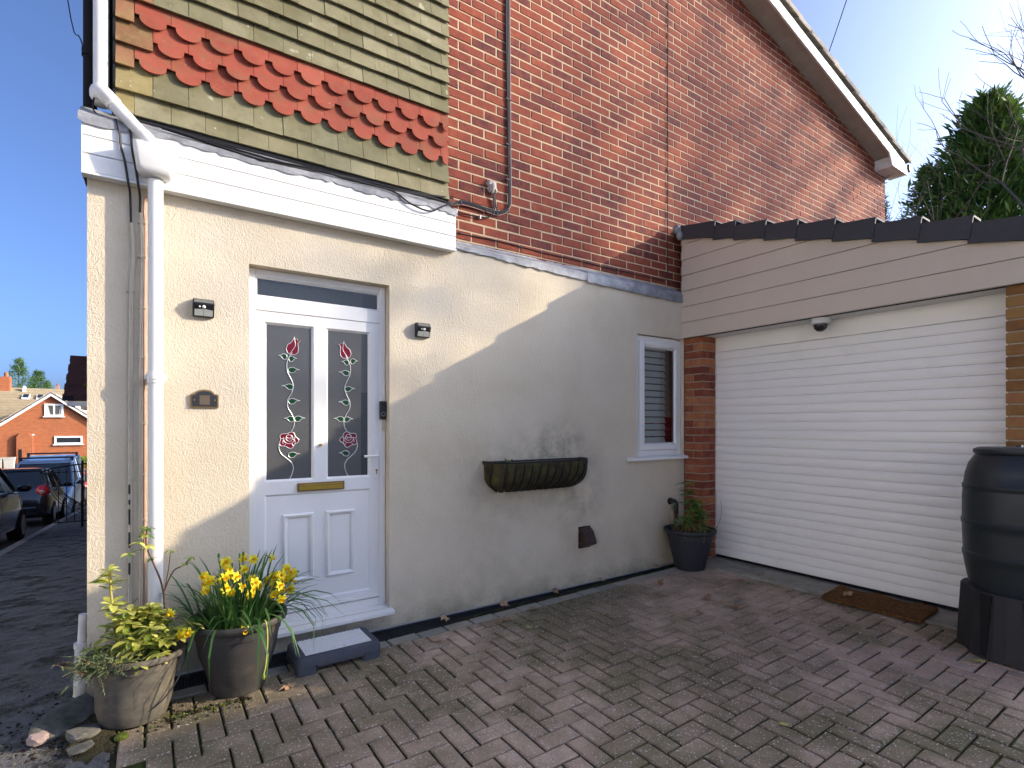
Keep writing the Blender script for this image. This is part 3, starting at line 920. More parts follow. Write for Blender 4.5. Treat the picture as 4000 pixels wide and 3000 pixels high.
# leaded flowers
YG = .0862
def on_glass(pts2, mir, r=.0034):
    r *= .72
    ax = lambda x: x if not mir else 1.800 - x
    b = MB(); b.tube([(ax(x), YG, z) for x, z in pts2], r, 6); b.build('lead_line', 'lead_strip', door)
def infill(pts2, mir, m, name):
    ax = lambda x: x if not mir else 1.800 - x
    b = MB(); b.prism([(ax(x), z) for x, z in pts2], lambda u, v, w: (u, YG + .0005 - w * .0012, v)); b.build(name, m, door)
def s2(pts, k=5): return [(p.x, p.z) for p in smooth_path([(x, 0, z) for x, z in pts], k)]
def glass_leaf(x, z, d, mir, up=1):
    """leaf from its root (x, z) sweeping to side d"""
    lo = s2([(x, z), (x + d * .012, z - .014), (x + d * .032, z - .012), (x + d * .050, z + .004), (x + d * .070, z + .007 * up)])
    hi = s2([(x, z), (x + d * .006, z + .014), (x + d * .028, z + .020), (x + d * .048, z + .012), (x + d * .070, z + .007 * up)])
    infill(lo + hi[::-1][1:-1], mir, 'glass_green', 'glass_leaf')
    on_glass(lo, mir, .0028); on_glass(hi, mir, .0028)
for mir in (False, True):
    stem = s2([(.733, 1.835), (.712, 1.80), (.702, 1.765), (.705, 1.715), (.728, 1.665), (.740, 1.625), (.728, 1.58), (.706, 1.535), (.708, 1.49), (.730, 1.45),
               (.745, 1.41), (.742, 1.37), (.728, 1.345)])
    on_glass(stem, mir, .0036)
    tail = s2([(.662, 1.275), (.655, 1.245), (.668, 1.205), (.700, 1.175), (.726, 1.15), (.740, 1.115), (.730, 1.07), (.718, 1.047)])
    on_glass(tail, mir, .0036)
    for (x, z, d) in ((.703, 1.803, -.72), (.712, 1.792, .70), (.709, 1.722, 1), (.741, 1.617, -1), (.710, 1.527, 1), (.745, 1.416, -.85), (.745, 1.418, .95), (.710, 1.192, 1)):
        glass_leaf(x, z, d, mir)
    bud = [(.706, 1.83), (.697, 1.855), (.706, 1.882), (.728, 1.898), (.740, 1.918), (.745, 1.935), (.752, 1.918), (.762, 1.925), (.766, 1.912), (.782, 1.913), (.766, 1.895), (.770, 1.868), (.768, 1.84), (.752, 1.822), (.728, 1.820)]
    infill(bud, mir, 'glass_red', 'glass_bud')
    on_glass(bud + bud[:1], mir, .0028)
    on_glass(s2([(.716, 1.822), (.742, 1.86), (.752, 1.885), (.745, 1.93)]), mir, .0026)
    rose = []
    for k in range(40):
        a = 2 * math.pi * k / 40
        rr = .050 + .0065 * math.cos(5 * a + .4)
        rose.append((.712 + 1.08 * rr * math.cos(a), 1.287 + .95 * rr * math.sin(a)))
    infill(rose, mir, 'glass_red', 'glass_rose')
    on_glass(rose + rose[:1], mir, .0030)
    for (cx, cz, rx, rz, a0, a1) in ((.714, 1.295, .033, .030, -200, 20), (.716, 1.300, .020, .020, 0, 360), (.714, 1.312, .016, .012, 150, 390), (.700, 1.275, .022, .026, 60, 200), (.728, 1.272, .022, .024, -60, 120)):
        on_glass([(cx + rx * math.cos(R(a0 + (a1 - a0) * k / 14)), cz + rz * math.sin(R(a0 + (a1 - a0) * k / 14))) for k in range(15)], mir, .0026)
    for a in (20, 95, 165, 235, 305):
        on_glass([(.713 + .032 * math.cos(R(a)), 1.288 + .030 * math.sin(R(a))), (.712 + .049 * math.cos(R(a)), 1.287 + .044 * math.sin(R(a)))], mir, .0026)
h = MB(); h.box(1.252, 1.283, .064, .0735, 1.018, 1.222); hp = h.build('handle_plate', 'upvc', door); bevel(hp, .006, 3)
MB().tube([(1.268, .0635, 1.176), (1.268, .028, 1.176)], .009, 10).tube(smooth_path([(1.268, .028, 1.176), (1.25, .024, 1.176), (1.21, .026, 1.174), (1.172, .028, 1.174)], 4), .0085, 10).build('door_handle', 'upvc', door)
MB().tube([(1.268, .0632, 1.076), (1.268, .0605, 1.076)], .008, 12).box(1.2645, 1.2715, .0605, .063, 1.050, 1.072).build('key_cylinder', 'screw', door)
MB().tube([(.901, .0735, 1.253), (.901, .060, 1.253)], .009, 12).build('spy_hole', 'screw', door)
lp = MB(); lp.box(.759, 1.052, .062, .0735, .963, 1.017); lpo = lp.build('letter_plate', 'bronze', door); bevel(lpo, .003)
MB().box(.771, 1.040, .057, .0615, .972, 1.008).build('letter_flap', 'brass', door)
MB().box(.771, 1.040, .0562, .0569, .996, 1.000).build('flap_groove', 'bronze', door)

# ------------------------------------------------------------------ kitchen window (part of the house)
wf = MB()
ring(wf, WX0 + .003, WX1 - .001, 1.088, WZ1 - .004, .052, .052, .056, .052, .034, .10)
wfo = wf.build('window', 'upvc', house); bevel(wfo, .004)
ws = MB()
ring(ws, 3.807, 4.365, 1.146, 2.182, .072, .030, .054, .048, .022, .08)
bead(ws, 3.878, 4.336, 1.199, 2.135, .014, .0225, .044)
wso = ws.build('window_sash', 'upvc', wfo); bevel(wso, .004)
MB().quad((3.89, .047, 1.21), (4.325, .047, 1.21), (4.325, .047, 2.124), (3.89, .047, 2.124)).build('window_pane', 'clear', wfo)
for k in range(16):
    z_ = 1.15 + k * .064
    MB().hexa([(3.86, .056, z_), (4.215, .056, z_), (4.215, .070, z_ + .052), (3.86, .070, z_ + .052), (3.86, .058, z_ - .001), (4.215, .058, z_ - .001), (4.215, .072, z_ + .052), (3.86, .072, z_ + .052)]).build('mirrored_slat', 'upvc', wfo)  # added slats stand in for the garage door's reflection in the pane
MB().box(4.22, 4.415, .105, .199, 1.09, 2.235).build('reveal_lining', 'room', wfo)
for j in range(3):
    for i in range(2):
        MB().box(4.222 + i * .097, 4.316 + i * .097, .098, .1045, 1.092 + j * .125, 1.214 + j * .125).build('reveal_tile', 'red_tile', wfo)
MB().box(3.875, 4.30, .012, .0215, 2.150, 2.162).build('trickle_vent', 'upvc', wfo)
wl = MB(); wl.hexa([(3.613, -.045, 1.052), (4.452, -.045, 1.052), (4.452, -.0005, 1.052), (3.613, -.0005, 1.052),
                    (3.613, -.045, 1.080), (4.452, -.045, 1.080), (4.452, -.0005, 1.0875), (3.613, -.0005, 1.0875)])
wl.box(3.757, 4.417, -.0003, .1, 1.052, 1.0873)
bevel(wl.build('window_sill', 'upvc', wfo), .004)

# ------------------------------------------------------------------ garage
garage = thing('garage', 'single garage with white ribbed roller door and taupe boarded gable', 'garage')
GX = 4.434
# left pier
def corner_brick(x0, x1, y0, y1, m='brick_low'):
    """whole brick, worn arrises"""
    k = (round(x1 - x0, 3), round(y1 - y0, 3), m)
    if k not in bm_cache:
        c = .0035; hx, hy, hz = (x1 - x0) / 2, (y1 - y0) / 2, .0325; b = MB()
        ring_ = lambda i, z: [(-hx + i, -hy + i, z), (hx - i, -hy + i, z), (hx - i, hy - i, z), (-hx + i, hy - i, z)]
        for (i, z) in ((c, -hz), (0, -hz + c), (0, hz - c), (c, hz)): b.v += ring_(i, z)
        for r_ in range(3):
            for q in range(4):
                q2 = (q + 1) % 4; b.face((r_ * 4 + q, r_ * 4 + q2, r_ * 4 + 4 + q2, r_ * 4 + 4 + q))
        b.face((3, 2, 1, 0)); b.face((12, 13, 14, 15))
        bm_cache[k] = b.mesh('brick', m)
    return bm_cache[k]
MB().box(GX + .006, 4.632, -.209, -.001, -.05, 2.249).build('pier_mortar', 'mortar_grey', garage)
for r_ in range(30):
    z = .012 + .0752 * r_ + .0325
    j = lambda: rng.uniform(-.0012, .0012)
    if r_ % 2:
        place('brick', corner_brick(GX, GX + .102, -.215, -.002), garage, (GX + .051 + j(), -.1085 + j(), z))
        place('brick', corner_brick(GX + .112, 4.630, -.215, -.002), garage, ((GX + .112 + 4.630) / 2 + j(), -.1085 + j(), z))
    else:
        place('brick', corner_brick(GX, 4.630, -.215, -.1135), garage, ((GX + 4.630) / 2 + j(), -.16425 + j(), z))
        place('brick', corner_brick(GX, 4.630, -.1035, -.002), garage, ((GX + 4.630) / 2 + j(), -.05275 + j(), z))
# right pier / side wall
MB().box(GX + .006, 10, -2.540, -2.432, -.05, 2.249).build('side_wall_mortar', 'mortar_grey', garage)
for r_ in range(30):
    z = .012 + .0752 * r_ + .0325
    y = -2.424
    k = 0
    while y > -2.43:
        w = .121
        place('brick', corner_brick(GX, GX + .102, y - w, y, 'brick_buff'), garage, (GX + .051 + rng.uniform(-.002, .002), y - w / 2, z)); y -= w + .010; k += 1
# roller door
sl_ = MB()
prof = [(.0015, .0008), (-.0008, .003), (-.0042, .018), (-.0055, .038), (-.0042, .058), (-.0012, .0735), (.0012, .0758), (.010, .0758), (.010, .0006)]
sl_.prism(prof, lambda u, v, w: (u, -2.425 + w * 2.212, v))
for f_ in range(2, len(sl_.sm)): sl_.sm[f_] = True
slm = sl_.mesh('door_slat', 'slat', 25)
gdoor = MB().box(4.653, 4.66, -2.43, -.21, .10, 2.249).build('garage_door', 'slat', garage)
for r_ in range(26):
    place('door_slat', slm, gdoor, (4.636 + rng.uniform(-.0006, .0006), 0, .1085 + r_ * .0766))
hd = MB().box(4.632, 4.65, -2.428, -.212, 2.103, 2.249)
bevel(hd.build('door_head_box', 'slat', gdoor), .003)
MB().box(4.636, 4.65, -2.42, -.213, .088, .1075).build('bottom_seal', 'black_rubber', gdoor)
gu = MB()
zz = .09
while zz < 2.24:
    w = rng.uniform(.006, .014); gu.box(4.6318 - rng.uniform(.001, .003), 4.6345, -.2155 - w, -.214, zz, zz + .07); zz += .07
gu.build('filler_bead', 'mastic', gdoor)
MB().hexa([(4.325, -2.545, -.05), (4.95, -2.545, -.05), (4.95, -.0, -.05), (4.325, -.0, -.05), (4.325, -2.545, .066), (4.95, -2.545, .092), (4.95, -.0, .090), (4.325, -.0, .062)][::1]).build('threshold', 'concrete', garage)
MB().box(4.402, 4.640, -2.535, -.002, 2.2495, 2.262).build('garage_soffit', 'upvc_old', garage)
# cladding boards cut to the roof slope
gz = lambda y: 3.385 + .302 * y            # top of the verge
zc = lambda y: gz(y) - .125
for k in range(8):
    z0 = 2.247 + .1555 * k; z1 = z0 + .1555
    # y where roof underside meets bottom / top of the board
    yb = max(-2.53, (z0 - 3.26) / .302); yt = max(-2.53, (z1 - 3.26) / .302)
    if yb >= -.005: continue
    b = MB(); xo, xi = 4.384, 4.398
    if yb <= -2.53:
        ze = min(z1, 3.26 - .302 * 2.55)
        pts = [(-.001, z0), (-.001, z1)] + ([(yt, z1)] if yt > -2.53 else []) + [(-2.55, ze), (-2.55, z0)]
    elif yt < -.002:
        pts = [(-.001, z0), (-.001, z1), (yt, z1), (yb, z0)]
    else:
        pts = [(-.001, z0), (-.001, 3.259), (yb, z0)]
    n_ = len(pts)
    f = lambda u, v, w: ((xo if v == z0 else xo + .009) + (0 if w == 0 else (.016 if v == z0 else .012)), u, v + (.0 if v != z0 else .003))
    b.prism(pts, f); b.build('cladding_board', 'clad', garage)
MB().prism([(-.001, 2.249), (-.001, 3.25), (-2.525, 2.486), (-2.525, 2.249)], lambda u, v, w: (4.4105 + w * .05, u, v)).build('gable_frame', 'dark_in', garage)
MB().prism([(.1, gz(.1) - .06), (.1, gz(.1) - .10), (-2.54, gz(-2.54) - .10), (-2.54, gz(-2.54) - .06)], lambda u, v, w: (4.40 + w * 6, u, v)).build('roof_deck', 'roof_dark', garage)
b = MB()
for k in range(9):
    y0 = .09 - k * .254
    for c_ in range(18):
        x0 = 4.52 + c_ * .32
        b.hexa([(x0, y0 - .36, gz(y0 - .36) - .035), (x0 + .31, y0 - .36, gz(y0 - .36) - .035), (x0 + .31, y0, gz(y0) - .058), (x0, y0, gz(y0) - .058),
                (x0, y0 - .36, gz(y0 - .36) - .015), (x0 + .31, y0 - .36, gz(y0 - .36) - .015), (x0 + .31, y0, gz(y0) - .036), (x0, y0, gz(y0) - .036)])
b.build('roof_tiles', 'roof_dark', garage, kind='stuff')
ys = [.0, -.395, -.605, -.892, -1.163, -1.447, -1.722, -2.000, -2.275, -2.555]
for k in range(len(ys) - 1):
    ya, yb = ys[k], ys[k + 1]
    b = MB()
    # upper end tucks under the cap above, lower end rides proud
    pts = [(ya + .02, gz(ya + .02) - .018), (yb - .012, gz(yb) + .024), (yb + .008, gz(yb) - .118), (ya + .02, gz(ya) - .142)]
    b.prism(pts, lambda u, v, w: (4.352 + .010 * (1 - abs(u - ya) / abs(yb - ya)) + w * .014, u, v))
    b.hexa([(4.367, ya + .02, gz(ya) - .026), (4.367, yb - .012, gz(yb) + .020), (4.50, yb - .012, gz(yb) + .018), (4.50, ya + .02, gz(ya) - .028),
            (4.367, ya + .02, gz(ya) - .014), (4.367, yb - .012, gz(yb) + .0335), (4.50, yb - .012, gz(yb) + .032), (4.50, ya + .02, gz(ya) - .016)][::1])
    b.build('verge_cap', 'roof_dark', garage)
MB().tube([(4.52, -2.58, 2.53), (10.4, -2.58, 2.53)], .04, 10).build('garage_gutter', 'black', garage)
b = MB(); b.ball((4.345, .02, 3.335), .045, 8, 6, 0, 1.1); b.ball((4.355, -.005, 3.27), .035, 8, 6, 0, 1.4)
b.build('lead_dressing', 'lead', garage)
MB().box(9.6, 10, -2.53, .05, -.05, 2.3).build('garage_rear_wall', 'brick_buff', garage)

# ------------------------------------------------------------------ drain along the foot of the wall
dr = thing('channel_drain', 'black slotted drain channel running along the foot of the cream wall', 'drain')
b = MB(); b.box(-.1, 4.30, -.158, -.150, -.05, .004); b.box(-.1, 4.30, -.020, -.006, -.05, .012)
b.box(-.1, 4.30, -.149, -.021, -.05, -.016)
b.build('channel', 'drain', dr)
MB().box(-.1, 4.30, -.0058, -.0012, -.02, .022).build('edge_strip', 'alu', dr)
g = MB()
for i in range(5):
    y = -.1475 + i * .0305; g.box(0, .495, y, y + .007, -.014, .001)
for i in range(34):
    x = i * .0147; g.box(x, x + .0055, -.1400, -.0262, -.0135, .0005)
gm = g.mesh('grating', 'drain')
for i in range(8):
    place('grating', gm, dr, (.35 + i * .498 - .45, 0, .0))

# ------------------------------------------------------------------ downpipes
dp = thing('downpipe', 'white plastic rainwater pipe with hopper beside the front door', 'downpipe', (.023, -.078, 0))
P = lambda *a: [(x - .023, y + .078, z) for x, y, z in a]
MB().tube(P((.023, -.078, .03), (.023, -.078, 1.62)), .034, 20).build('pipe', 'upvc', dp)
MB().tube(P((.023, -.078, 1.645), (.023, -.078, 2.66)), .034, 20).build('pipe', 'upvc', dp)
b = MB(); b.tube(P((.023, -.078, 1.60), (.023, -.078, 1.655)), .0385, 20)
b.box(-.05, .05, .005, .020, 1.618, 1.642); b.box(-.02, .02, .02, .077, 1.622, 1.638)
b.tube(P((.023, -.078, 1.618), (.023, -.078, 1.646)), .0425, 20); b.build('bracket', 'upvc', dp)
hp = MB()
def hop(z, wx, y0, y1, rx=.02):
    pts = []
    for (cx, cy, a0) in ((wx - rx, y1 - rx, 0), (-wx + rx, y1 - rx, 90), (-wx + rx, y0 + rx, 180), (wx - rx, y0 + rx, 270)):
        for k in range(5):
            a = R(a0 + k * 22.5); pts.append((cx + rx * math.cos(a), cy + rx * math.sin(a), z))
    return pts
secs = [hop(2.668, .060, -.055, .022, .03), hop(2.676, .072, -.068, .022, .03), hop(2.70, .082, -.080, .018), hop(2.815, .097, -.092, .015), hop(2.815, .092, -.087, .010), hop(2.74, .083, -.078, .010)]
n = 20
for s_ in secs: hp.v += s_
for r_ in range(len(secs) - 1):
    for k in range(n):
        k2 = (k + 1) % n; hp.face((r_ * n + k, r_ * n + k2, r_ * n + n + k2, r_ * n + n + k), 0, True)
hp.face([k for k in reversed(range(n))]); hp.face([(len(secs) - 1) * n + k for k in range(n)])
hp.build('hopper', 'upvc', dp)
b = MB(); b.tube(P((.012, -.088, 2.80), (.004, -.086, 2.845), (-.030, -.075, 2.885)), .036, 16); b.build('shoe', 'upvc_pipe', dp)
b = MB(); b.tube(P((-.018, -.080, 2.868), (-.172, -.040, 3.040)), .033, 18); b.build('sloping_pipe', 'upvc_pipe', dp)
b = MB(); b.tube(P(*[tuple(p) for p in smooth_path([(-.150, -.046, 3.015), (-.195, -.030, 3.066), (-.215, -.005, 3.082), (-.222, .06, 3.090)], 5)]), .038, 16); b.build('elbow', 'upvc_pipe', dp)
MB().tube(P((-.212, .072, 3.05), (-.212, .072, 5.6)), .034, 18).build('upper_pipe', 'upvc', dp)
sp = thing('soil_pipe', 'dark vertical pipe at the corner above the white fascia', 'pipe', (-.262, .14, 0))
MB().tube([(0, 0, 2.95), (0, 0, 5.6)], .030, 14).build('pipe', 'black_rubber', sp)
MB().tube([(0, 0, 3.32), (0, 0, 3.36)], .036, 14).build('collar', 'black_rubber', sp)
st = thing('stub_pipe', 'short white pipe standing at the foot of the house corner', 'pipe', (-.300, .10, -.02))
MB().tube([(0, 0, 0), (.006, 0, .26)], .028, 12).build('pipe', 'upvc_pipe', st)
MB().tube([(.006, 0, .255), (.012, 0, .42)], .018, 12).build('upper_pipe', 'upvc_pipe', st)
MB().tube([(.0055, 0, .248), (.006, 0, .275)], .032, 12).build('collar', 'upvc_pipe', st)

# ------------------------------------------------------------------ cables
def cable(name, label, paths, cat='cable', clips=(), clipm='cable_black', k=5):
    t = thing(name, label, cat)
    for (pts, r, m) in paths:
        MB().tube(smooth_path(pts, k), r, 6).build('strand', m, t)
    if clips:
        for (x, y, z, w, h, mm) in clips:
            MB().box(x - w / 2, x + w / 2, y - .004, y + .010, z - h / 2, z + h / 2).build('clip', mm, t)
    return t
cable('wall_cable', 'black then cream painted cable running down the wall nearest the house corner',
      [([(-.150, -.01, 2.955), (-.140, -.066, 2.93), (-.130, -.074, 2.88), (-.123, -.0745, 2.80), (-.107, -.0745, 2.728), (-.094, -.073, 2.632), (-.088, -.03, 2.600), (-.086, -.012, 2.56), (-.083, -.010, 2.44)], .0062, 'cable_black'),
       ([(-.083, -.009, 2.46), (-.076, -.009, 2.27), (-.086, -.009, 2.10), (-.090, -.009, 1.60), (-.092, -.009, .95), (-.091, -.009, .10)], .0055, 'cable_cream'),
       ([(-.078, -.008, 2.44), (-.070, -.008, 2.27), (-.078, -.008, 2.10), (-.081, -.008, 1.60), (-.083, -.008, .95), (-.081, -.008, .10)], .0045, 'cable_cream')],
      clips=[(-.086, -.012, z, .030, .008, 'cable_cream') for z in (2.08, 1.56, 1.10)])
b = MB()
for (z0, z1) in ((1.07, 1.02), (.99, .965), (.94, .86), (.82, .74), (.66, .60)):
    b.tube([(-.0905, -.0135, z0), (-.0905, -.0135, z1)], .0045, 6)
b.build('bare_patch', 'cable_black', bpy.data.objects['wall_cable'])
cable('cable_bundle', 'bundle of cream and brown cables clipped beside the white downpipe',
      [([(-.100, .0, 2.955), (-.090, -.060, 2.93), (-.082, -.0745, 2.87), (-.074, -.0745, 2.78), (-.062, -.0745, 2.711), (-.052, -.073, 2.630), (-.046, -.03, 2.600), (-.044, -.012, 2.56), (-.044, -.010, 2.5)], .0062, 'cable_black'),
       ([(-.044, -.010, 2.52), (-.038, -.009, 2.28), (-.042, -.009, 2.0), (-.046, -.009, 1.6), (-.046, -.009, .9), (-.045, -.009, .1)], .0055, 'cable_cream'),
       ([(-.036, -.009, 2.5), (-.031, -.009, 2.28), (-.033, -.009, 2.0), (-.036, -.009, 1.6), (-.036, -.009, .9), (-.036, -.009, .1)], .0048, 'cable_cream'),
       ([(.0, -.02, 2.595), (-.022, -.010, 2.58), (-.030, -.009, 2.52), (-.024, -.009, 2.45), (-.025, -.009, 2.28), (-.028, -.009, 2.0), (-.027, -.009, 1.6), (-.027, -.009, .9), (-.027, -.009, .1)], .0046, 'cable_pink')],
      clips=[(-.036, -.012, z, .036, .008, 'cable_cream') for z in (2.45, 2.27, 2.0, 1.74, 1.39, 1.12, .88)])
bun = []
for (dx, m, r) in ((-.012, 'cable_grey', .0058), (-.002, 'cable_black', .0066), (.009, 'cable_black', .0066), (.017, 'cable_pink', .0045)):
    bun.append(([(2.352 + dx, .088, 5.6), (2.356 + dx * 1.3, .088, 4.6), (2.366 + dx, .087, 3.9), (2.369 + dx * .9, .086, 3.551), (2.374 + dx * .8, .085, 3.20), (2.368 + dx * .6, .085, 3.13), (2.336 + dx * .3, .085, 3.086 - dx * .6),
                  (2.259, .085, 3.052 - dx), (2.153, .084, 3.053 - dx), (2.029, .083, 3.060 - dx), (1.933, .083, 3.057 - dx), (1.86, .080, 3.030 - dx * .6), (1.79, .02, 3.015 - dx * .3)], r, m))
bun += [([(2.216, .082, 3.21), (2.222, .080, 3.146), (2.229, .083, 3.084), (2.216, .083, 3.036), (2.163, .084, 2.993), (2.1, .084, 2.985), (1.998, .084, 2.978), (1.894, .084, 2.981), (1.80, .02, 2.99)], .0055, 'cable_black'),
        ([(2.225, .082, 3.21), (2.232, .080, 3.15), (2.245, .083, 3.09), (2.275, .083, 3.062), (2.34, .084, 3.085)], .0055, 'cable_black'),
        ([(2.219, .082, 3.21), (2.215, .078, 3.15), (2.222, .082, 3.10), (2.200, .082, 3.052), (2.15, .082, 3.046)], .005, 'cable_grey')]
cb = cable('cable_run', 'thick bundle of black cables dropping down the brick wall to a junction', bun,
           clips=[(2.36, .082, z, .05, .010, 'cable_black') for z in (3.98, 3.62, 3.34)] + [(2.362, .084, 3.10, .012, .05, 'cable_black'), (1.93, .080, 3.056, .008, .036, 'cable_grey'), (2.15, .080, 3.05, .008, .036, 'cable_grey'), (2.25, .080, 3.05, .008, .036, 'cable_grey'), (1.894, .082, 2.981, .008, .03, 'alu'), (2.1, .082, 2.985, .008, .03, 'alu')])
b = MB()
for (x, z, r_) in ((2.208, 3.248, .034), (2.185, 3.262, .026), (2.232, 3.235, .022), (2.195, 3.225, .024), (2.222, 3.268, .020), (2.21, 3.215, .018)):
    b.ball((x, .088, z), r_, 9, 7, 0, 1.2)
b.v = [(x + rng.uniform(-.006, .006), y + rng.uniform(-.006, .004), z + rng.uniform(-.006, .006)) for x, y, z in b.v]
b.build('filler_lump', 'mastic', cb)
cable('thin_cable', 'thin dark cable along the bricks just above the lead flashing and up to the roof',
      [([(1.812, .04, 2.826), (1.90, .092, 2.823), (2.2, .092, 2.834), (2.486, .092, 2.831), (2.8, .092, 2.826), (3.041, .092, 2.829), (3.577, .092, 2.826), (4.188, .092, 2.825)], .0042, 'cable_black'),
       ([(4.18, .092, 2.825), (4.24, .092, 2.829), (4.278, .092, 2.862), (4.292, .092, 2.91), (4.290, .091, 3.3), (4.296, .091, 3.9), (4.292, .091, 4.6), (4.297, .091, 5.4), (4.293, .091, 6.4)], .0046, 'cable_grey')],
      clips=[(x, .090, 2.83, .008, .016, 'cable_black') for x in (1.93, 2.486, 3.041, 3.577)] + [(4.293, .088, z, .016, .008, 'cable_black') for z in (3.05, 3.45, 3.95, 4.45, 4.95, 5.4)])
cable('loose_cable', 'loose black cables sagging across the end of the white fascia',
      [([(-.05, -.03, 2.975), (.15, -.050, 2.958), (.504, -.070, 2.915), (.62, -.072, 2.930), (.85, -.060, 2.948), (1.046, -.068, 2.936), (1.319, -.072, 2.936), (1.434, -.082, 2.884), (1.528, -.085, 2.859), (1.61, -.084, 2.862), (1.676, -.082, 2.904), (1.761, -.075, 2.954), (1.83, -.02, 2.985), (1.90, .075, 3.04)], .0055, 'cable_black'),
       ([(.05, -.03, 2.968), (.35, -.052, 2.938), (.62, -.064, 2.922), (1.0, -.050, 2.955), (1.275, -.050, 2.948), (1.442, -.055, 2.960), (1.603, -.055, 2.969), (1.729, -.055, 2.961), (1.798, -.045, 2.935), (1.815, -.02, 2.92)], .0055, 'cable_grey'),
       ([(.0, -.02, 2.982), (.3, -.045, 2.955), (.7, -.055, 2.940), (1.1, -.04, 2.965), (1.5, -.03, 2.985), (1.85, .06, 3.06)], .0065, 'cable_black')])
cable('telephone_wire', 'thin black wire crossing the sky from the left edge down to the white pipe elbow',
      [([(-.95, 3.2, 8.2), (-.536, 1.875, 4.74), (-.36, .85, 3.80), (-.245, .20, 3.215), (-.235, .03, 3.08), (-.24, .01, 2.99), (-.20, .0, 2.95)], .0042, 'cable_black')], cat='wire')
cable('roof_wire', 'dark wire rising from the roof verge into the blue sky at upper right',
      [([(7.15, -.10, 6.10), (6.6, -.7, 6.62), (5.2, -2.2, 8.0), (2, -5.6, 11.2)], .006, 'cable_grey')], cat='wire')

# ------------------------------------------------------------------ things fixed to the wall
def wall_lamp(x, z, label):
    t = thing('solar_wall_lamp', label, 'wall lamp', (x, 0, z), group='solar lamps either side of the door')
    w, h = .052, .050
    b = MB()     # dark wedge body: slim at the foot, deepest below the top
    b.prism([(-.001, -h), (-.026, -h), (-.052, h * .42), (-.030, h), (-.001, h)], lambda u, v, q: (-w + 2 * w * q, u, v))
    bevel(b.build('body', 'black', t), .006, 3)
    def on(u0, v0, u1, v1, off):      # frame on sloping face between two profile points
        d = Vector((0, u1 - u0, v1 - v0)).normalized(); n_ = Vector((0, -(v1 - v0), u1 - u0)).normalized() * -1
        if n_.y > 0: n_ = -n_
        return Vector((0, u0, v0)) + n_ * off, d, n_
    p, d, n_ = on(-.026, -h, -.052, h * .42, .0015)
    L_ = .066
    b = MB()
    for k in range(2):
        a0, a1 = (-.044 + k * .045), (.0 - .001 + k * .045)
        b.quad(p + d * .006 + Vector((a0, 0, 0)), p + d * .006 + Vector((a1, 0, 0)), p + d * (.046 - .006 * k) + Vector((a1, 0, 0)) + n_ * .002, p + d * (.040 + .006 * k) + Vector((a0, 0, 0)))
    b.build('led_panel', 'lens', t)
    b = MB(); c = p + d * .057
    b.ball(c + n_ * .001, .009, 10, 6); b.ball(c + n_ * .001 + Vector((-.020, 0, 0)), .005, 8, 6)
    b.build('sensor', 'upvc', t)
    p, d, n_ = on(-.052, h * .42, -.030, h, .0015)
    b = MB(); b.quad(p + d * .004 + Vector((-.046, 0, 0)), p + d * .004 + Vector((.046, 0, 0)), p + d * .030 + Vector((.046, 0, 0)), p + d * .030 + Vector((-.046, 0, 0)))
    b.build('solar_panel', 'panel', t)
    return t
wall_lamp(.245, 2.031, 'black solar wall lamp above the arched house sign')
wall_lamp(1.570, 2.043, 'black solar wall lamp to the other side of the door, alone on bare wall')
hs = thing('house_sign', 'small arched black house sign with bronze rim on the cream wall', 'house sign', (.2515, 0, 1.532))
def arch(w, h0, h1, hw):
    pts = [(-w, h0), (w, h0), (w, h1)]
    k = 10
    pts.append((w - .012, h1 + .004))
    for i in range(k + 1):
        a = math.pi * i / k
        pts.append((hw * math.cos(a), h1 + .006 + (hw * .50) * math.sin(a)))
    pts += [(-w + .012, h1 + .004), (-w, h1)]
    return pts
MB().prism(arch(.0685, -.054, .018, .046), lambda u, v, w: (u, -.001 - .011 * w, v)).build('rim', 'bronze', hs)
MB().prism(arch(.0605, -.047, .012, .040), lambda u, v, w: (u, -.0125 - .002 * w, v)).build('face', 'sign_face', hs)
MB().box(-.025, .025, -.0158, -.0148, -.038, .014).build('plate', 'sign_plate', hs)
for sx in (-1, 1):
    MB().tube([(sx * .050, -.0148, -.012), (sx * .050, -.0185, -.012)], .0045, 10).build('screw', 'screw', hs)
db = thing('doorbell', 'slim black video doorbell on the white door frame', 'doorbell', (1.311, .069, 1.483))
b = MB(); b.box(-.0235, .0235, -.024, 0, -.062, .062); bevel(b.build('body', 'black', db), .008, 3)
MB().tube([(0, -.0243, .040), (0, -.027, .040)], .011, 14).build('lens', 'sign_face', db)
rb = MB()
for k in range(20):
    a, a2 = 2 * math.pi * k / 20, 2 * math.pi * (k + 1) / 20
    rb.quad((.012 * math.cos(a), -.0246, -.026 + .012 * math.sin(a)), (.012 * math.cos(a2), -.0246, -.026 + .012 * math.sin(a2)), (.0145 * math.cos(a2), -.0246, -.026 + .0145 * math.sin(a2)), (.0145 * math.cos(a), -.0246, -.026 + .0145 * math.sin(a)))
rb.build('button_ring', 'alu', db)
ob = thing('bell_bracket', 'small cream plastic box on the door frame under the doorbell', 'bracket', (1.3195, .069, 1.380))
b = MB(); b.box(-.015, .015, -.012, 0, -.036, .036); bevel(b.build('box', 'cable_cream', ob), .003)
MB().tube([(0, -.0122, .0), (0, -.0145, .0)], .004, 8).build('screw', 'alu', ob)

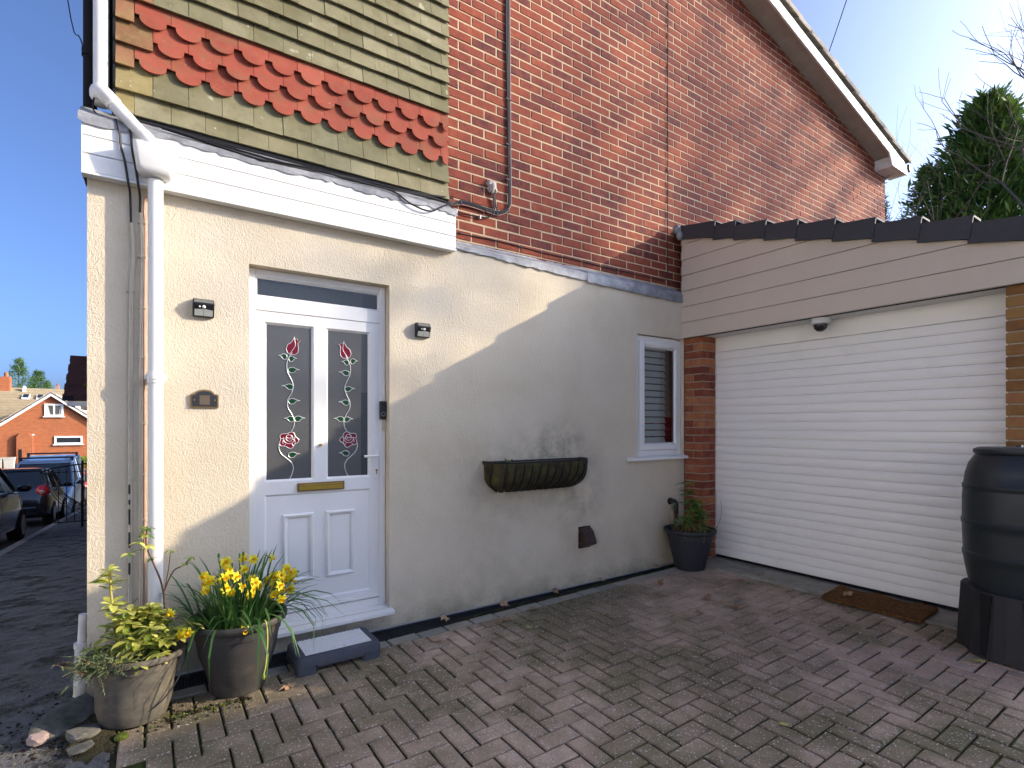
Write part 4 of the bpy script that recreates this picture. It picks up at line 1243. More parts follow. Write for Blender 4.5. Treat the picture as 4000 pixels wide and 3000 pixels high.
# hay-rack basket on the wall
tr = thing('wall_basket', 'mossy black hay rack planter hung on the cream wall', 'planter', (2.545, 0, .87))
def basket_pt(u, a, inset=0):
    """u -1..1 along the length, a 0 (rim) .. 1 (wall at the foot)"""
    L_, dpt, hh = .475 - inset, .205 - inset, .228 - inset
    e = 1
    ang_ = a * math.pi / 2
    return Vector((u * L_ * (1 - .24 * math.sin(ang_) ** 5), -dpt * math.cos(ang_) ** .75 * (1 - abs(u) ** 9) ** .45 - .004, .23 - hh * math.sin(ang_)))
b = MB(); nu, na = 78, 8
for i in range(nu + 1):
    u = -1 + 2 * i / nu
    for j in range(na + 1):
        p = basket_pt(u, j / na, .004)
        b.v.append((p.x, p.y + rng.uniform(-.003, .003) - .007 * abs(math.sin(u * 20.4)), p.z))
for i in range(nu):
    for j in range(na):
        a = i * (na + 1) + j; b.face((a, a + na + 1, a + na + 2, a + 1), 0, True)
b.build('liner', 'liner', tr)
b = MB()
for i in range(40):      # ragged liner edge folded over the rim
    u = -1 + 2 * i / 40; u2 = -1 + 2 * (i + 1) / 40
    p, q = basket_pt(u, .0, -.004), basket_pt(u2, .0, -.004)
    dz, dz2 = rng.uniform(.012, .034), rng.uniform(.012, .034)
    b.quad(p + Vector((0, .004, .012)), q + Vector((0, .004, .012)), q + Vector((0, -.002, -dz2)), p + Vector((0, -.002, -dz)))
b.build('liner_edge', 'liner', tr)
b = MB(); b.tube([basket_pt(-1 + 2 * i / 32, 0, -.003) + Vector((0, 0, .004)) for i in range(33)], .007, 6); b.tube([(-.475, -.006, .232), (.475, -.006, .232)], .006, 6)
b.build('rim_bar', 'iron', tr)
for i in range(13):      # flat raking bars
    u0 = -.97 + i * .16
    pts = []
    for k in range(9):
        a = k / 8
        uu = max(-.985, min(.985, u0 - .10 * a * a * (1 if i else 1)))
        pts.append(basket_pt(uu, a, -.003))
    b = MB(); b.tube(pts, .0062, 6); b.build('bar', 'iron', tr)
b = MB(); n = 18
b.v.append((0, -.05, .205))
for i in range(n + 1):
    p = basket_pt(-1 + 2 * i / n, 0, .012); b.v.append((p.x, p.y, .208 + rng.uniform(-.006, .01)))
for i in range(n): b.face((0, 1 + i, 2 + i))
b.v += [(-.47, -.008, .21), (.47, -.008, .21)]; b.face((0, n + 2, n + 3))
b.build('compost', 'soil', tr)
wd = thing('dandelion', 'small jagged green weed growing in the wall basket', 'weed', (2.225, -.13, 1.078))
for k in range(6):
    b = MB(); a = rng.uniform(0, 6.28); L_ = rng.uniform(.05, .095); d = Vector((math.cos(a), math.sin(a), 0)); sd = Vector((-d.y, d.x, 0))
    pts = [d * L_ * .6 * q + Vector((0, 0, L_ * (1.1 * q - .45 * q * q))) for q in (0, .2, .4, .6, .8, 1)]
    b.strip(pts, [.002, .008, .004, .012, .005, .001], [sd] * 6); b.build('leaf', 'leaf_shrub', wd)

vc = thing('vent_cowl', 'brown plastic vent cowl low on the cream wall', 'vent', (3.09, 0, .42))
b = MB(); b.box(-.066, .066, -.006, -.001, -.092, .092); b.build('flange', 'vent', vc)
b = MB(); b.prism([(-.0065, .082), (-.022, .082), (-.060, .052), (-.098, -.030), (-.100, -.046), (-.040, -.074), (-.0065, -.080)], lambda u, v, w: (-.058 + .116 * w, u, v))
bevel(b.build('cowl', 'vent', vc), .003)
for (sx, sz) in ((-.062, .055), (-.062, -.05)):
    MB().tube([(sx + .001, -.006, sz), (sx + .001, -.009, sz)], .0035, 8).build('screw', 'alu', vc)
cp = thing('overflow_pipe', 'black pipe bending out of the wall behind the corner plant pot', 'pipe', (4.22, -.035, .35))
MB().tube(smooth_path([(-.01, .034, .29), (-.008, -.01, .295), (.006, -.028, .27), (.008, -.030, .20), (.008, -.030, -.34)], 5), .022, 12).build('pipe', 'black', cp)
MB().tube([(-.01, .034, .29), (-.01, .022, .29)], .034, 14).build('flange', 'black', cp)

# ------------------------------------------------------------------ plastic step
sp = thing('door_step', 'low grey plastic step with white dimpled top below the front door', 'step', (.90, -.235, 0))
def rrect(hx, hy, r, z, n=5):
    out = []
    for (cx, cy, a0) in ((hx - r, hy - r, 0), (-hx + r, hy - r, 90), (-hx + r, -hy + r, 180), (hx - r, -hy + r, 270)):
        for k in range(n + 1):
            a = R(a0 + 90 * k / n); out.append((cx + r * math.cos(a), cy + r * math.sin(a), z))
    return out
b = MB()
SX, SY, SH = .240, .150, .098
rs = [rrect(SX, SY, .035, .048), rrect(SX - .004, SY - .004, .035, .085), rrect(SX - .010, SY - .010, .034, .094), rrect(SX - .022, SY - .022, .03, SH)]
n = len(rs[0])
for r_ in rs: b.v += r_
for q in range(3):
    for k in range(n):
        k2 = (k + 1) % n; b.face((q * n + k, q * n + k2, q * n + n + k2, q * n + n + k), 0, True)
b.face([3 * n + k for k in range(n)])
b.face([k for k in reversed(range(n))])
body = b.build('body', 'step', sp)
for sx in (-1, 1):
    for sy in (-1, 1):
        f = MB(); cx, cy = sx * (SX - .058), sy * (SY - .050)
        lo, hi = rrect(.056, .049, .03, 0), rrect(.0565, .0492, .03, .0485)
        f.v += [(x + cx, y + cy, z) for x, y, z in lo + hi]
        for k in range(n):
            k2 = (k + 1) % n; f.face((k, k2, n + k2, n + k), 0, True)
        f.face([k for k in reversed(range(n))]); f.build('foot', 'step', sp)
MB().box(-.13, .13, -SY + .001, -SY + .012, .034, .0485).build('apron', 'step', sp)
pd = MB(); pd.box(-.188, .188, -.112, .108, SH - .001, SH + .003); pad = pd.build('tread', 'step_pad', sp)
dm = MB()
for i in range(30):
    for j in range(18):
        x, y = -.180 + i * .0124, -.106 + j * .0124
        if (i + j) % 2 == 0: dm.box(x, x + .0075, y, y + .0045, SH + .003, SH + .0052)
dm.build('tread_studs', 'step_pad', sp, kind='stuff')

# ------------------------------------------------------------------ planters
def planter(label, x, y, rim, base, h, m, group, tilt=(0, 0), z=0.0, sharp=False):
    t = thing('plant_pot', label, 'plant pot', (x, y, z), (tilt[0], tilt[1], 0), group)
    wt = .012
    prof = [(base * .97, 0), (base, .008), (base * 1.12, h * .22), (rim * .77, h * .52), (rim * .83, h * .76), (rim * .832, h * .772), (rim * .862, h * .78), (rim * .872, h * .885),
            (rim * .95, h * .898), (rim * .99, h * .918), (rim * 1.005, h * .965), (rim * .985, h * .995), (rim * .95, h), (rim * .88, h * .985), (rim * .85, h * .93), (rim * .81, h * .80)]
    MB().lathe(prof, 40, cap1=False).build('shell', m, t)
    s_ = MB(); s_.v.append((0, 0, h * .87)); n = 28
    for r_ in (.45, .825):
        for k in range(n):
            a = 2 * math.pi * k / n; s_.v.append((rim * r_ * math.cos(a), rim * r_ * math.sin(a), h * (.865 if r_ < .6 else .835) + rng.uniform(-.008, .01)))
    for k in range(n):
        k2 = (k + 1) % n; s_.face((0, 1 + k, 1 + k2), 0, True); s_.face((1 + k, 1 + n + k, 1 + n + k2, 1 + k2), 0, True)
    s_.build('soil', 'soil', t)
    return t
PG = 'charcoal plastic plant pots by the house wall'
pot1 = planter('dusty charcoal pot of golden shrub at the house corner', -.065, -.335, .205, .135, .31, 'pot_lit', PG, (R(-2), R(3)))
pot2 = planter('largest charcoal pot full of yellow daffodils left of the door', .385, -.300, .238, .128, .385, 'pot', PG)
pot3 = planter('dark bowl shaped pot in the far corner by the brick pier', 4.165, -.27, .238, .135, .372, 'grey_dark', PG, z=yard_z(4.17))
b = MB()       # string hanging over the corner pot
pts = smooth_path([(.20, -.01, .292), (.192, -.06, .25), (.165, -.10, .17), (.10, -.132, .09), (.02, -.137, .045)], 5)
b.tube(pts, .0035, 5); b.build('string', 'black', pot1)
MB().box(-.012, .012, -.002, .002, 0, .03).build('plant_tag', 'leaf', pot3, (-.10, -.12, .325), (.4, .2, .5))


def blade_mesh(L_, w, bend, twist, m='leaf', name='leaf'):
    b = MB(); n = 6; pts, ws, sd = [], [], []
    for k in range(n + 1):
        q = k / n
        a = bend * q * q
        pts.append(Vector((L_ * (q * math.sin(a * .8)), 0, L_ * q * math.cos(a * .75))))
        ws.append(w * (1 - .15 * q) if q < .8 else w * (1 - q) * 4.2 + .0006)
        tw = twist * q; sd.append(Vector((-.25 * math.sin(tw), math.cos(tw), .1)))
    b.strip(pts, ws, sd); return b.mesh(name, m)


# daffodils
df = thing('daffodil_clump', 'dense clump of yellow daffodils with green strap leaves', 'daffodils', (.385, -.300, .325))
blades = [blade_mesh(L_, w, bd, tw) for (L_, w, bd, tw) in ((.30, .0055, .5, .6), (.34, .006, .9, -.5), (.27, .005, .3, 1.0), (.37, .0062, 1.35, .4), (.31, .0055, 1.8, -.8), (.25, .005, .7, .2), (.35, .0065, .25, -.4), (.29, .0058, 2.3, .5))]
for k in range(215):
    r = .19 * math.sqrt(rng.random()); a = rng.uniform(0, 2 * math.pi)
    x, y = r * math.cos(a) * 1.0, r * math.sin(a)
    out = a + rng.uniform(-.8, .8)
    lean = .06 + .42 * (r / .19) ** 1.6 + rng.uniform(-.08, .12)
    mi = rng.choice([0, 2, 5, 6, 0, 1, 2, 6] if r < .12 else range(8))
    o = place('leaf', blades[mi], df, (x, y, -.005), (0, lean, out)); s_ = rng.uniform(.72, 1.16); o.scale = (s_, 1, s_)
fm = MB()
for k in range(6):
    a = 2 * math.pi * k / 6; d = Vector((math.cos(a), math.sin(a), 0)); sd = Vector((-d.y, d.x, 0))
    lift = .0025 if k % 2 else .0
    fm.strip([d * .004, d * .012 + Vector((0, 0, .001 + lift)), d * .020 + Vector((0, 0, .003 + lift)), d * .029 + Vector((0, 0, -.001))], [.003, .0085, .008, .0008], [sd] * 4, 0)
fm.lathe([(.0045, 0), (.006, .008), (.0075, .016), (.0105, .021), (.0085, .020), (.005, .008)], 12, (0, 0, .001), 1, cap0=False, cap1=False)
fmesh = fm.mesh('flower', ['petal', 'trumpet'])
def daff(x, y, z, face, px, py, parent=df):
    """flower at x,y,z facing yaw/pitch, stalk from px,py"""
    b = MB(); nk = Vector((math.cos(face[0]) * math.cos(face[1]), math.sin(face[0]) * math.cos(face[1]), math.sin(face[1])))
    h = Vector((x, y, z)); bk = h - nk * .030
    b.tube(smooth_path([(px, py, -.01), ((px + bk.x) / 2, (py + bk.y) / 2, z * .55), (bk.x, bk.y, bk.z - .004), tuple(bk + Vector((0, 0, .010)) + nk * .006), tuple(h - nk * .012)], 3), .0028, 5)
    b.tube([h - nk * .013, h], .0048, 6); b.build('stalk', 'stem', parent)
    o = place('flower', fmesh, parent, h); o.rotation_euler = nk.to_track_quat('Z', 'Y').to_euler(); o.scale = (1.04,) * 3
for k in range(40):
    for _ in range(30):
        a = rng.uniform(0, 6.28); r = .20 * math.sqrt(rng.random()); x, y = r * math.cos(a), r * math.sin(a)
        if y < .11: break
    z = .165 + .09 * (1 - (r / .22) ** 2) + rng.uniform(-.075, .075) + .07 * max(0, y / .2)
    yaw = R(-78 + rng.uniform(-75, 75))
    daff(x * 1.18 + .045, y * 1.05 - .02, z + .01, (yaw, rng.uniform(-.35, .3)), x * .6, y * .6)
for (x, y, z, yaw) in ((.235, -.07, .265, -20), (.255, -.05, .205, -15), (.17, .08, .315, 10), (.03, .07, .335, -60), (.0, -.225, .045, -90), (-.30, -.12, .16, -150), (-.26, -.16, .06, -120), (-.24, -.18, .07, -100)):
    daff(x, y, z, (R(yaw), -.3), x * .55, y * .55)
b = MB(); b.tube(smooth_path([(.06, -.15, .0), (.09, -.235, .075), (.095, -.275, .0), (.085, -.29, -.12), (.075, -.295, -.165)], 5), .0042, 6); b.ball((.074, -.296, -.178), .0085, 8, 6, 0, 1.8)
b.build('bent_stalk', 'leaf_gold', df)
for (x, y, z) in ((-.09, .02, .36), (.03, .06, .345)):
    b = MB(); b.tube([(x * .5, y * .5, 0), (x, y, z)], .003, 5); b.ball((x, y, z + .014), .0065, 8, 6, 0, 2.2); b.build('bud', 'stem', df)


def leaf_mesh(L_, w, name, m, curl=.3, fold=.25):
    b = MB(); prof = (0, .55, .95, 1, .7, .06); n = len(prof)
    for k, q in enumerate(prof):
        s_ = k / (n - 1); z = -curl * L_ * s_ * s_
        hw = w * q + .0005
        b.v += [(L_ * s_, -hw, z + fold * hw), (L_ * s_, 0, z), (L_ * s_, hw, z + fold * hw)]
    for k in range(n - 1):
        a = 3 * k; b.face((a, a + 3, a + 4, a + 1), 0, True); b.face((a + 1, a + 4, a + 5, a + 2), 0, True)
    return b.mesh(name, m)


# golden shrub in the corner pot
cs = thing('golden_shrub', 'yellow green shrub with whorled leaves sprawling from the corner pot', 'shrub', (-.065, -.335, .26))
cs.scale = (1.08, 1.08, 1.14)
gl = [leaf_mesh(L_, w, 'leaf', 'leaf_gold', c, .25) for (L_, w, c) in ((.062, .0135, .05), (.072, .0150, .22), (.050, .0115, -.05))]
def whorl(p, n_, tilt, s_=1.0, parent=cs, meshes=gl):
    a0 = rng.uniform(0, 6.28)
    for k in range(n_):
        o = place('leaf', rng.choice(meshes), parent, p, (rng.uniform(-.3, .3), tilt - .38 + rng.uniform(-.35, .35), a0 + 6.283 * k / n_ + rng.uniform(-.25, .25)))
        q = s_ * rng.uniform(.75, 1.1); o.scale = (q, q, q)
def stem(pts, r, parent, m='stem_gold', name='stem'):
    MB().tube(smooth_path(pts, 4), r, 6).build(name, m, parent); return smooth_path(pts, 4)
# tall straight stem
ps = stem([(-.055, .03, -.02), (-.062, .02, .12), (-.078, .01, .27), (-.085, .0, .385)], .0058, cs)
for (q, n_, s_) in ((.395, 7, .8), (.37, 8, .95), (.335, 8, 1.1), (.31, 5, .9), (.25, 8, 1.0), (.225, 9, 1.05), (.20, 8, .9), (.17, 6, .8)):
    whorl((-.055 - .03 * q / .38, .03 - .03 * q / .38, q), n_, .25, s_)
# bushy middle
for k in range(26):
    a = rng.uniform(0, 6.28); r = rng.uniform(.02, .14)
    tip = Vector((.035 + r * math.cos(a) * .95, -.01 + r * math.sin(a) * .75, .085 + .105 * (1 - (r / .15) ** 2) + rng.uniform(-.03, .04)))
    stem([(tip.x * .4, tip.y * .4, -.02), (tip.x * .75, tip.y * .75, tip.z * .5), tuple(tip)], .003, cs, 'stem')
    whorl(tuple(tip), 8, .15, 1.0); whorl((tip.x, tip.y, tip.z - .018), 7, .50, 1.0)
    if k % 2: whorl((tip.x * .8, tip.y * .8, tip.z * .5), 4, .6, .8)
for (x, y, z) in ((.14, -.05, .12), (.19, -.08, .10), (.22, -.02, .12), (-.12, -.05, .06), (-.10, -.10, .05), (-.14, .02, .08), (.10, -.12, .05), (.02, -.15, .04)):
    stem([(x * .4, y * .4, -.01), (x * .8, y * .8, z * .8), (x, y, z)], .0028, cs, 'stem'); whorl((x, y, z), 6, .4, .95); whorl((x * .9, y * .9, z - .02), 4, .6, .8)
# tall bare reddish stem with leafy head
stem([(.10, .10, -.01), (.115, .12, .15), (.105, .13, .27), (.07, .12, .38), (.045, .11, .46), (.048, .11, .53)], .0045, cs, 'stem_brown')
gs = [leaf_mesh(.040, .009, 'leaf', 'leaf_shrub', .3), leaf_mesh(.036, .009, 'leaf', 'leaf_gold', .4)]
for (x, y, z, n_) in ((.048, .11, .53, 7), (.04, .11, .50, 7), (.05, .11, .455, 6), (.015, .10, .475, 5), (-.02, .10, .43, 5), (.065, .12, .395, 4)):
    whorl((x, y, z), n_, .35, 1.0, cs, gs)
stem([(.05, .11, .44), (.01, .10, .44), (-.035, .10, .425)], .002, cs, 'stem')
stem([(.112, .12, .24), (.15, .10, .33), (.19, .06, .36), (.215, .05, .39)], .0032, cs, 'stem_brown')
for (x, y, z) in ((.215, .05, .395), (.20, .055, .37), (.14, .11, .42)): whorl((x, y, z), 5, .4, .8, cs, gs)
stem([(.11, .12, .22), (.13, .115, .33), (.14, .11, .42)], .0022, cs, 'stem_brown')
for k in range(16):
    a = rng.uniform(0, 6.28); r = rng.uniform(.03, .12)
    b = MB(); b.tube(smooth_path([(r * math.cos(a), r * math.sin(a), -.015), (r * math.cos(a) * 1.2, r * math.sin(a) * 1.2, .02), (r * math.cos(a + .4) * 1.3, r * math.sin(a + .4) * 1.3, rng.uniform(.02, .06))], 3), .0016, 4)
    b.build('dry_twig', 'stem_gold', cs)

# trailing grey-green plant on the pot edge
tp = thing('trailing_heather', 'grey green wiry plant spilling over the left rim of the corner pot', 'plant', (-.200, -.425, .292))
nd = MB(); r2 = random.Random(4)
for k in range(240):
    a = r2.uniform(2.2, 5.6) if k % 4 else r2.uniform(0, 6.28); L_ = r2.uniform(.04, .10)
    d = Vector((math.cos(a), math.sin(a), 0)); root = Vector((r2.uniform(-.05, .10), r2.uniform(-.08, .06), r2.uniform(-.015, .03)))
    rise = r2.uniform(.3, 1.2); drop = r2.uniform(.2, 1.1) if k % 3 else r2.uniform(0, .3)
    pts = [root + d * L_ * q + Vector((0, 0, L_ * (rise * q - drop * q * q))) for q in (0, .25, .5, .75, 1)]
    nd.tube(pts, .0013, 3, 1 if k % 5 == 0 else 0, False)
    for i in range(26):
        q = r2.uniform(.1, 1); p = root + d * L_ * q + Vector((0, 0, L_ * (rise * q - drop * q * q)))
        dd = (d * .8 + Vector((r2.uniform(-1, 1), r2.uniform(-1, 1), r2.uniform(-.6, 1)))).normalized(); sdv = dd.cross(Vector((.3, .5, .8))).normalized()
        l2 = r2.uniform(.011, .025)
        nd.tri(p - sdv * .0019, p + sdv * .0019, p + dd * l2, 1 if (k % 5 == 0 and i % 2) else 0)
nd.build('foliage', ['needle', 'stem_brown'], tp)

# shrub in the far pot
sh = thing('leafy_shrub', 'green leafy shrub with pointed leaves in the far corner pot', 'shrub', (4.165, -.27, .345))
sh.scale = (1.2, 1.2, 1.25)
ls = [leaf_mesh(L_, w, 'leaf', 'leaf_shrub', c) for (L_, w, c) in ((.085, .014, .3), (.070, .012, .15), (.095, .015, .5))]
for (pts, wh) in (([(-.03, .0, -.02), (-.05, .0, .15), (-.03, .0, .27), (-.055, .0, .39)], (.40, .35, .30, .24)),
                  ([(.01, -.02, -.02), (.03, -.03, .12), (.05, -.03, .25)], (.26, .23, .19, .15, .11)),
                  ([(.02, .02, -.02), (.06, .02, .12), (.09, .02, .22)], (.23, .19, .14)),
                  ([(-.04, -.02, -.02), (-.09, -.03, .08), (-.13, -.04, .14)], (.15, .11)),
                  ([(.0, -.05, -.02), (.0, -.09, .10), (.01, -.11, .17)], (.18, .13, .08)),
                  ([(-.02, -.04, -.02), (-.05, -.07, .10), (-.07, -.09, .20)], (.21, .16))):
    pp = stem(pts, .004, sh, 'stem_brown')
    for q in wh:
        p = min(pp, key=lambda v: abs(v.z - q)); whorl(tuple(p), 7, .05, 1.0, sh, ls); whorl((p.x * .97, p.y * .97, p.z - .018), 3, .3, .9, sh, ls)
sg = thing('sage_sprig', 'pale sage sprig curving out on the left of the far corner pot', 'plant', (4.02, -.29, .345))
stem([(.0, .0, -.02), (-.06, -.03, .06), (-.12, -.04, .16), (-.155, -.04, .25), (-.16, -.04, .315)], .004, sg, 'stem_brown')
gm_ = [leaf_mesh(.036, .012, 'leaf', 'leaf_sage', .2), leaf_mesh(.028, .010, 'leaf', 'leaf_sage', .4)]
for (x, y, z) in ((-.16, -.04, .318), (-.158, -.04, .29), (-.13, -.04, .19), (-.12, -.04, .17), (-.10, -.04, .14), (-.165, -.045, .335)): whorl((x, y, z), 6, .1, 1.0, sg, gm_)
wt = thing('dry_stalk', 'single thin dry stalk rising before the white garage door', 'stalk', (4.30, -.44, .345))
MB().tube(smooth_path([(0, 0, -.02), (.01, -.01, .08), (.04, -.03, .17), (.045, -.04, .27), (.03, -.04, .34)], 5), .0016, 5).ball((.015, -.013, .10), .007, 6, 5).build('stem', 'stem_brown', wt)
gr = MB(); r3 = random.Random(8)
for k in range(90):
    a = r3.uniform(0, 6.28); r = .17 * math.sqrt(r3.random()); L_ = r3.uniform(.06, .22)
    p = Vector((r * math.cos(a), r * math.sin(a), -.02)); d = Vector((r3.uniform(-.5, .5), r3.uniform(-.5, .5), 1)).normalized()
    gr.tube([p, p + d * L_ * .6, p + d * L_ + Vector((r3.uniform(-.02, .02), r3.uniform(-.02, .02), -.02))], .0011, 3, r3.choice((0, 0, 1)), False)
gr.build('dry_grass', ['stem_gold', 'stem_brown'], sh)

# ------------------------------------------------------------------ dome camera, mat, butt
dc = thing('security_camera', 'white dome camera with dark lens under the garage boarding', 'camera', (4.50, -1.279, 2.2495))
MB().lathe([(.060, 0), (.076, -.002), (.077, -.034), (.070, -.046), (.056, -.050)], 28, cap0=True, cap1=True).build('housing', 'cam_body', dc)
MB().lathe([(.052, -.0505), (.051, -.065), (.044, -.085), (.030, -.100), (.012, -.107)], 24).build('dome', 'sign_face', dc)
MB().tube([(-.060, .040, -.020), (-.072, .048, -.020)], .010, 10).build('screw_cap', 'alu', dc)
mz = yard_z(4.4) + .004
dm = thing('doormat', 'brown coir doormat lying askew before the garage door', 'doormat', (4.38, -1.733, mz + .022), (0, R(-2.2), R(1.5)))
b = MB(); n1, n2 = 14, 40; W_, L_ = .165, .315
for i in range(n1 + 1):
    for j in range(n2 + 1):
        b.v.append((-W_ + 2 * W_ * i / n1 + rng.uniform(-.002, .002), -L_ + 2 * L_ * j / n2 + rng.uniform(-.002, .002), .014 + rng.uniform(-.003, .003) + .010 * math.sin(j * .35) * (i / n1)))
for i in range(n1):
    for j in range(n2):
        a = i * (n2 + 1) + j; b.face((a, a + n2 + 1, a + n2 + 2, a + 1))
b.box(-W_, W_, -L_, L_, -.008, .010)
b.build('pile', 'coir', dm)
bz = yard_z(4.2)
bt = thing('water_butt', 'tall dark plastic water butt at the right edge', 'water butt', (4.185, -2.545, bz + .004))
prof = [(.225, .36), (.238, .42), (.252, .50), (.258, .545), (.262, .55), (.262, .575), (.257, .58), (.262, .70), (.263, .735), (.267, .74), (.267, .765), (.262, .77), (.262, .90), (.258, .945), (.262, .95), (.262, .972), (.255, .98),
        (.248, 1.04), (.232, 1.10), (.205, 1.145), (.198, 1.155)]
MB().lathe(prof, 56).build('barrel', 'butt', bt)
MB().lathe([(.196, 1.1555), (.207, 1.158), (.211, 1.168), (.209, 1.184), (.190, 1.194), (.08, 1.199)], 48).build('lid', 'butt', bt)
MB().box(-.045, .005, -.012, .012, 1.1985, 1.210).build('lid_grip', 'butt', bt)
stn = MB(); n = 16
def stand_ring(z, r, amp):
    out = []
    for k in range(n * 2):
        a = 2 * math.pi * k / (n * 2)
        q = 1 - amp * (1 if k % 8 in (3, 4) else 0)
        out.append((r * q * math.cos(a), r * q * math.sin(a), z))
    return out
rs = [stand_ring(0, .288, .08), stand_ring(.37, .268, .05)]
for r_ in rs: stn.v += r_
for k in range(n * 2):
    k2 = (k + 1) % (n * 2); stn.face((k, k2, n * 2 + k2, n * 2 + k))
stn.face([n * 2 + k for k in range(n * 2)])
so = stn.build('stand', 'butt_stand', bt); bevel(so, .006)
vv = MB()
for a in (R(200), R(160), R(235)):
    c, s_ = math.cos(a), math.sin(a); tx, ty = -s_, c
    pts = [(-.012, .015), (.012, .015), (.030, .36), (-.030, .36)]
    f = lambda u, v, w: ((.290 - .020 * v / .37 + .004) * c * (1 - .15 * w) + tx * u, (.290 - .020 * v / .37 + .004) * s_ * (1 - .15 * w) + ty * u, v)
    vv.prism(pts, f)
vv.build('stand_slot', 'black_rubber', bt)

# ------------------------------------------------------------------ fallen leaves, stones
def dead_leaf_mesh(seed, s_, m):
    r = random.Random(seed); b = MB(); n = 14
    b.v.append((0, 0, .006))
    for k in range(n):
        a = 2 * math.pi * k / n; q = s_ * (.55 + .55 * (k % 2 == 0) * r.uniform(.6, 1.1) + r.uniform(-.08, .08))
        b.v.append((q * math.cos(a) * 1.2, q * math.sin(a) * .8, r.uniform(0, .5) * s_))
    for k in range(n): b.face((0, 1 + k, 1 + (k + 1) % n))
    return b.mesh('blade', m)
dl = [dead_leaf_mesh(k, .030, 'dead_leaf') for k in range(5)]
LG = 'dead leaves scattered on the block paving'
spots = [(2.33, -.30, 'curled dead leaf on the edge pavers between the basket and the wall vent'), (2.02, -.36, 'dead leaf on the edge pavers under the left end of the wall basket'), (1.50, -.38, 'small dead leaf on the pavers to the right of the plastic step'), (1.70, -.10, 'small dead leaf in the drain nearest the front door'), (3.55, -.45, 'grey folded dead leaf standing on the paving before the wall vent'),
         (3.9, -.75, 'dead leaf on the paving in front of the far pot'), (4.15, -.80, 'dead leaf where the pavers meet the threshold, right of the far pot'), (4.42, -.82, 'dead leaf on the concrete threshold nearest the far pot'), (4.36, -.95, 'dead leaf at the front of the concrete threshold between far pot and mat'), (3.55, -.90, 'dark dead leaf on the shaded paving behind the large crumpled leaf'),
         (3.55, -1.15, 'large crumpled dead leaf in the middle of the shaded paving'), (3.25, -1.05, 'reddish dead leaf to the left of the large crumpled leaf'), (4.38, -1.40, 'dead leaf at the end of the coir mat nearest the far pot'), (4.35, -1.55, 'torn pale leaf lying on the coir mat'),
         (4.50, -1.72, 'dead leaf behind the coir mat on the threshold'), (4.50, -2.02, 'dead leaf at the end of the coir mat nearest the water butt'), (4.15, -1.62, 'dead leaf on the pavers just in front of the coir mat'), (.60, -.47, 'orange dead leaf beside the base of the daffodil pot'), (2.7, -.09, 'dead leaf in the drain under the right end of the wall basket'), (3.2, -.09, 'dead leaf in the drain right below the wall vent'), (3.9, -.10, 'dead leaf at the far end of the drain by the far pot'), (2.2, -.10, 'dead leaf in the drain under the left end of the wall basket')]
common = 'small brown dead leaf on the ground by the drain or garage'
for k, (x, y, lb) in enumerate(spots):
    big = 1.7 if 'large' in (lb or '') or 'torn' in (lb or '') or 'folded' in (lb or '') else rng.uniform(1.0, 1.5)
    z = yard_z(x) + (.006 if y < -.16 else .012)
    if x > 4.33: z = .064 + (x - 4.325) * .042 + .004
    if 'torn' in (lb or ''): z += .03
    t = thing('dead_leaf', lb or common, 'leaf', (x, y, z), (rng.uniform(-.25, .25), rng.uniform(-.25, .25) + (.9 if 'folded' in (lb or '') else 0), rng.uniform(0, 6.28)), LG)
    o = place('blade', dl[k % 5], t); o.scale = (big,) * 3
yl = [dead_leaf_mesh(21, .034, 'yellow_leaf'), dead_leaf_mesh(22, .030, 'yellow_leaf')]
for (x, y, lb, q) in ((3.84, -2.44, 'yellow green maple leaf at the foot of the water butt', 1.0), (2.36, -2.14, 'pale yellow maple leaf on the paving nearest the viewer', .8), (2.10, -.55, 'pale yellow leaf on the paving below the wall basket', .6)):
    t = thing('fallen_leaf', lb, 'leaf', (x, y, yard_z(x) + .006), (.1, .1, rng.uniform(0, 6)), 'yellow fallen leaves')
    o = place('blade', yl[0 if q > .9 else 1], t); o.scale = (q, q, .6)
def stone(label, x, y, z, s3, m, seed, rot):
    r = random.Random(seed); bm = bmesh.new(); bmesh.ops.create_icosphere(bm, subdivisions=2, radius=1)
    for v in bm.verts:
        v.co *= 1 + r.uniform(-.16, .16); v.co.x = max(-.8, min(.8, v.co.x)); v.co.z = max(-.6, min(.62, v.co.z))
        v.co = Vector((v.co.x * s3[0], v.co.y * s3[1], v.co.z * s3[2]))
    me = bpy.data.meshes.new('stone'); bm.to_mesh(me); bm.free(); me.materials.append(M[m])
    o = place('stone', me, None, (x, y, z), rot, label=label, category='stone', group='loose stones beside the corner pot')
stone('flat grey slab leaning against the left side of the corner pot', -.325, -.26, .035, (.17, .08, .022), 'stone', 1, (.55, -.15, .75))
stone('mossy grey stone wedged under the left of the corner pot', -.245, -.42, .015, (.075, .06, .035), 'stone', 2, (0, .2, .4))
stone('small pale pink stone alone on the asphalt', -.40, -.37, .018, (.045, .035, .028), 'stone_pink', 3, (.2, .1, .9))
stone('low tan stone between the asphalt and the corner pot', -.245, -.53, .005, (.055, .04, .015), 'stone', 4, (0, 0, .3))
mc = thing('moss_cushion', 'round green moss cushion at the foot of the corner pot', 'moss', (-.105, -.53, 0))
MB().ball((0, 0, .006), .027, 12, 8, 0, .7).build('cushion', 'moss', mc)
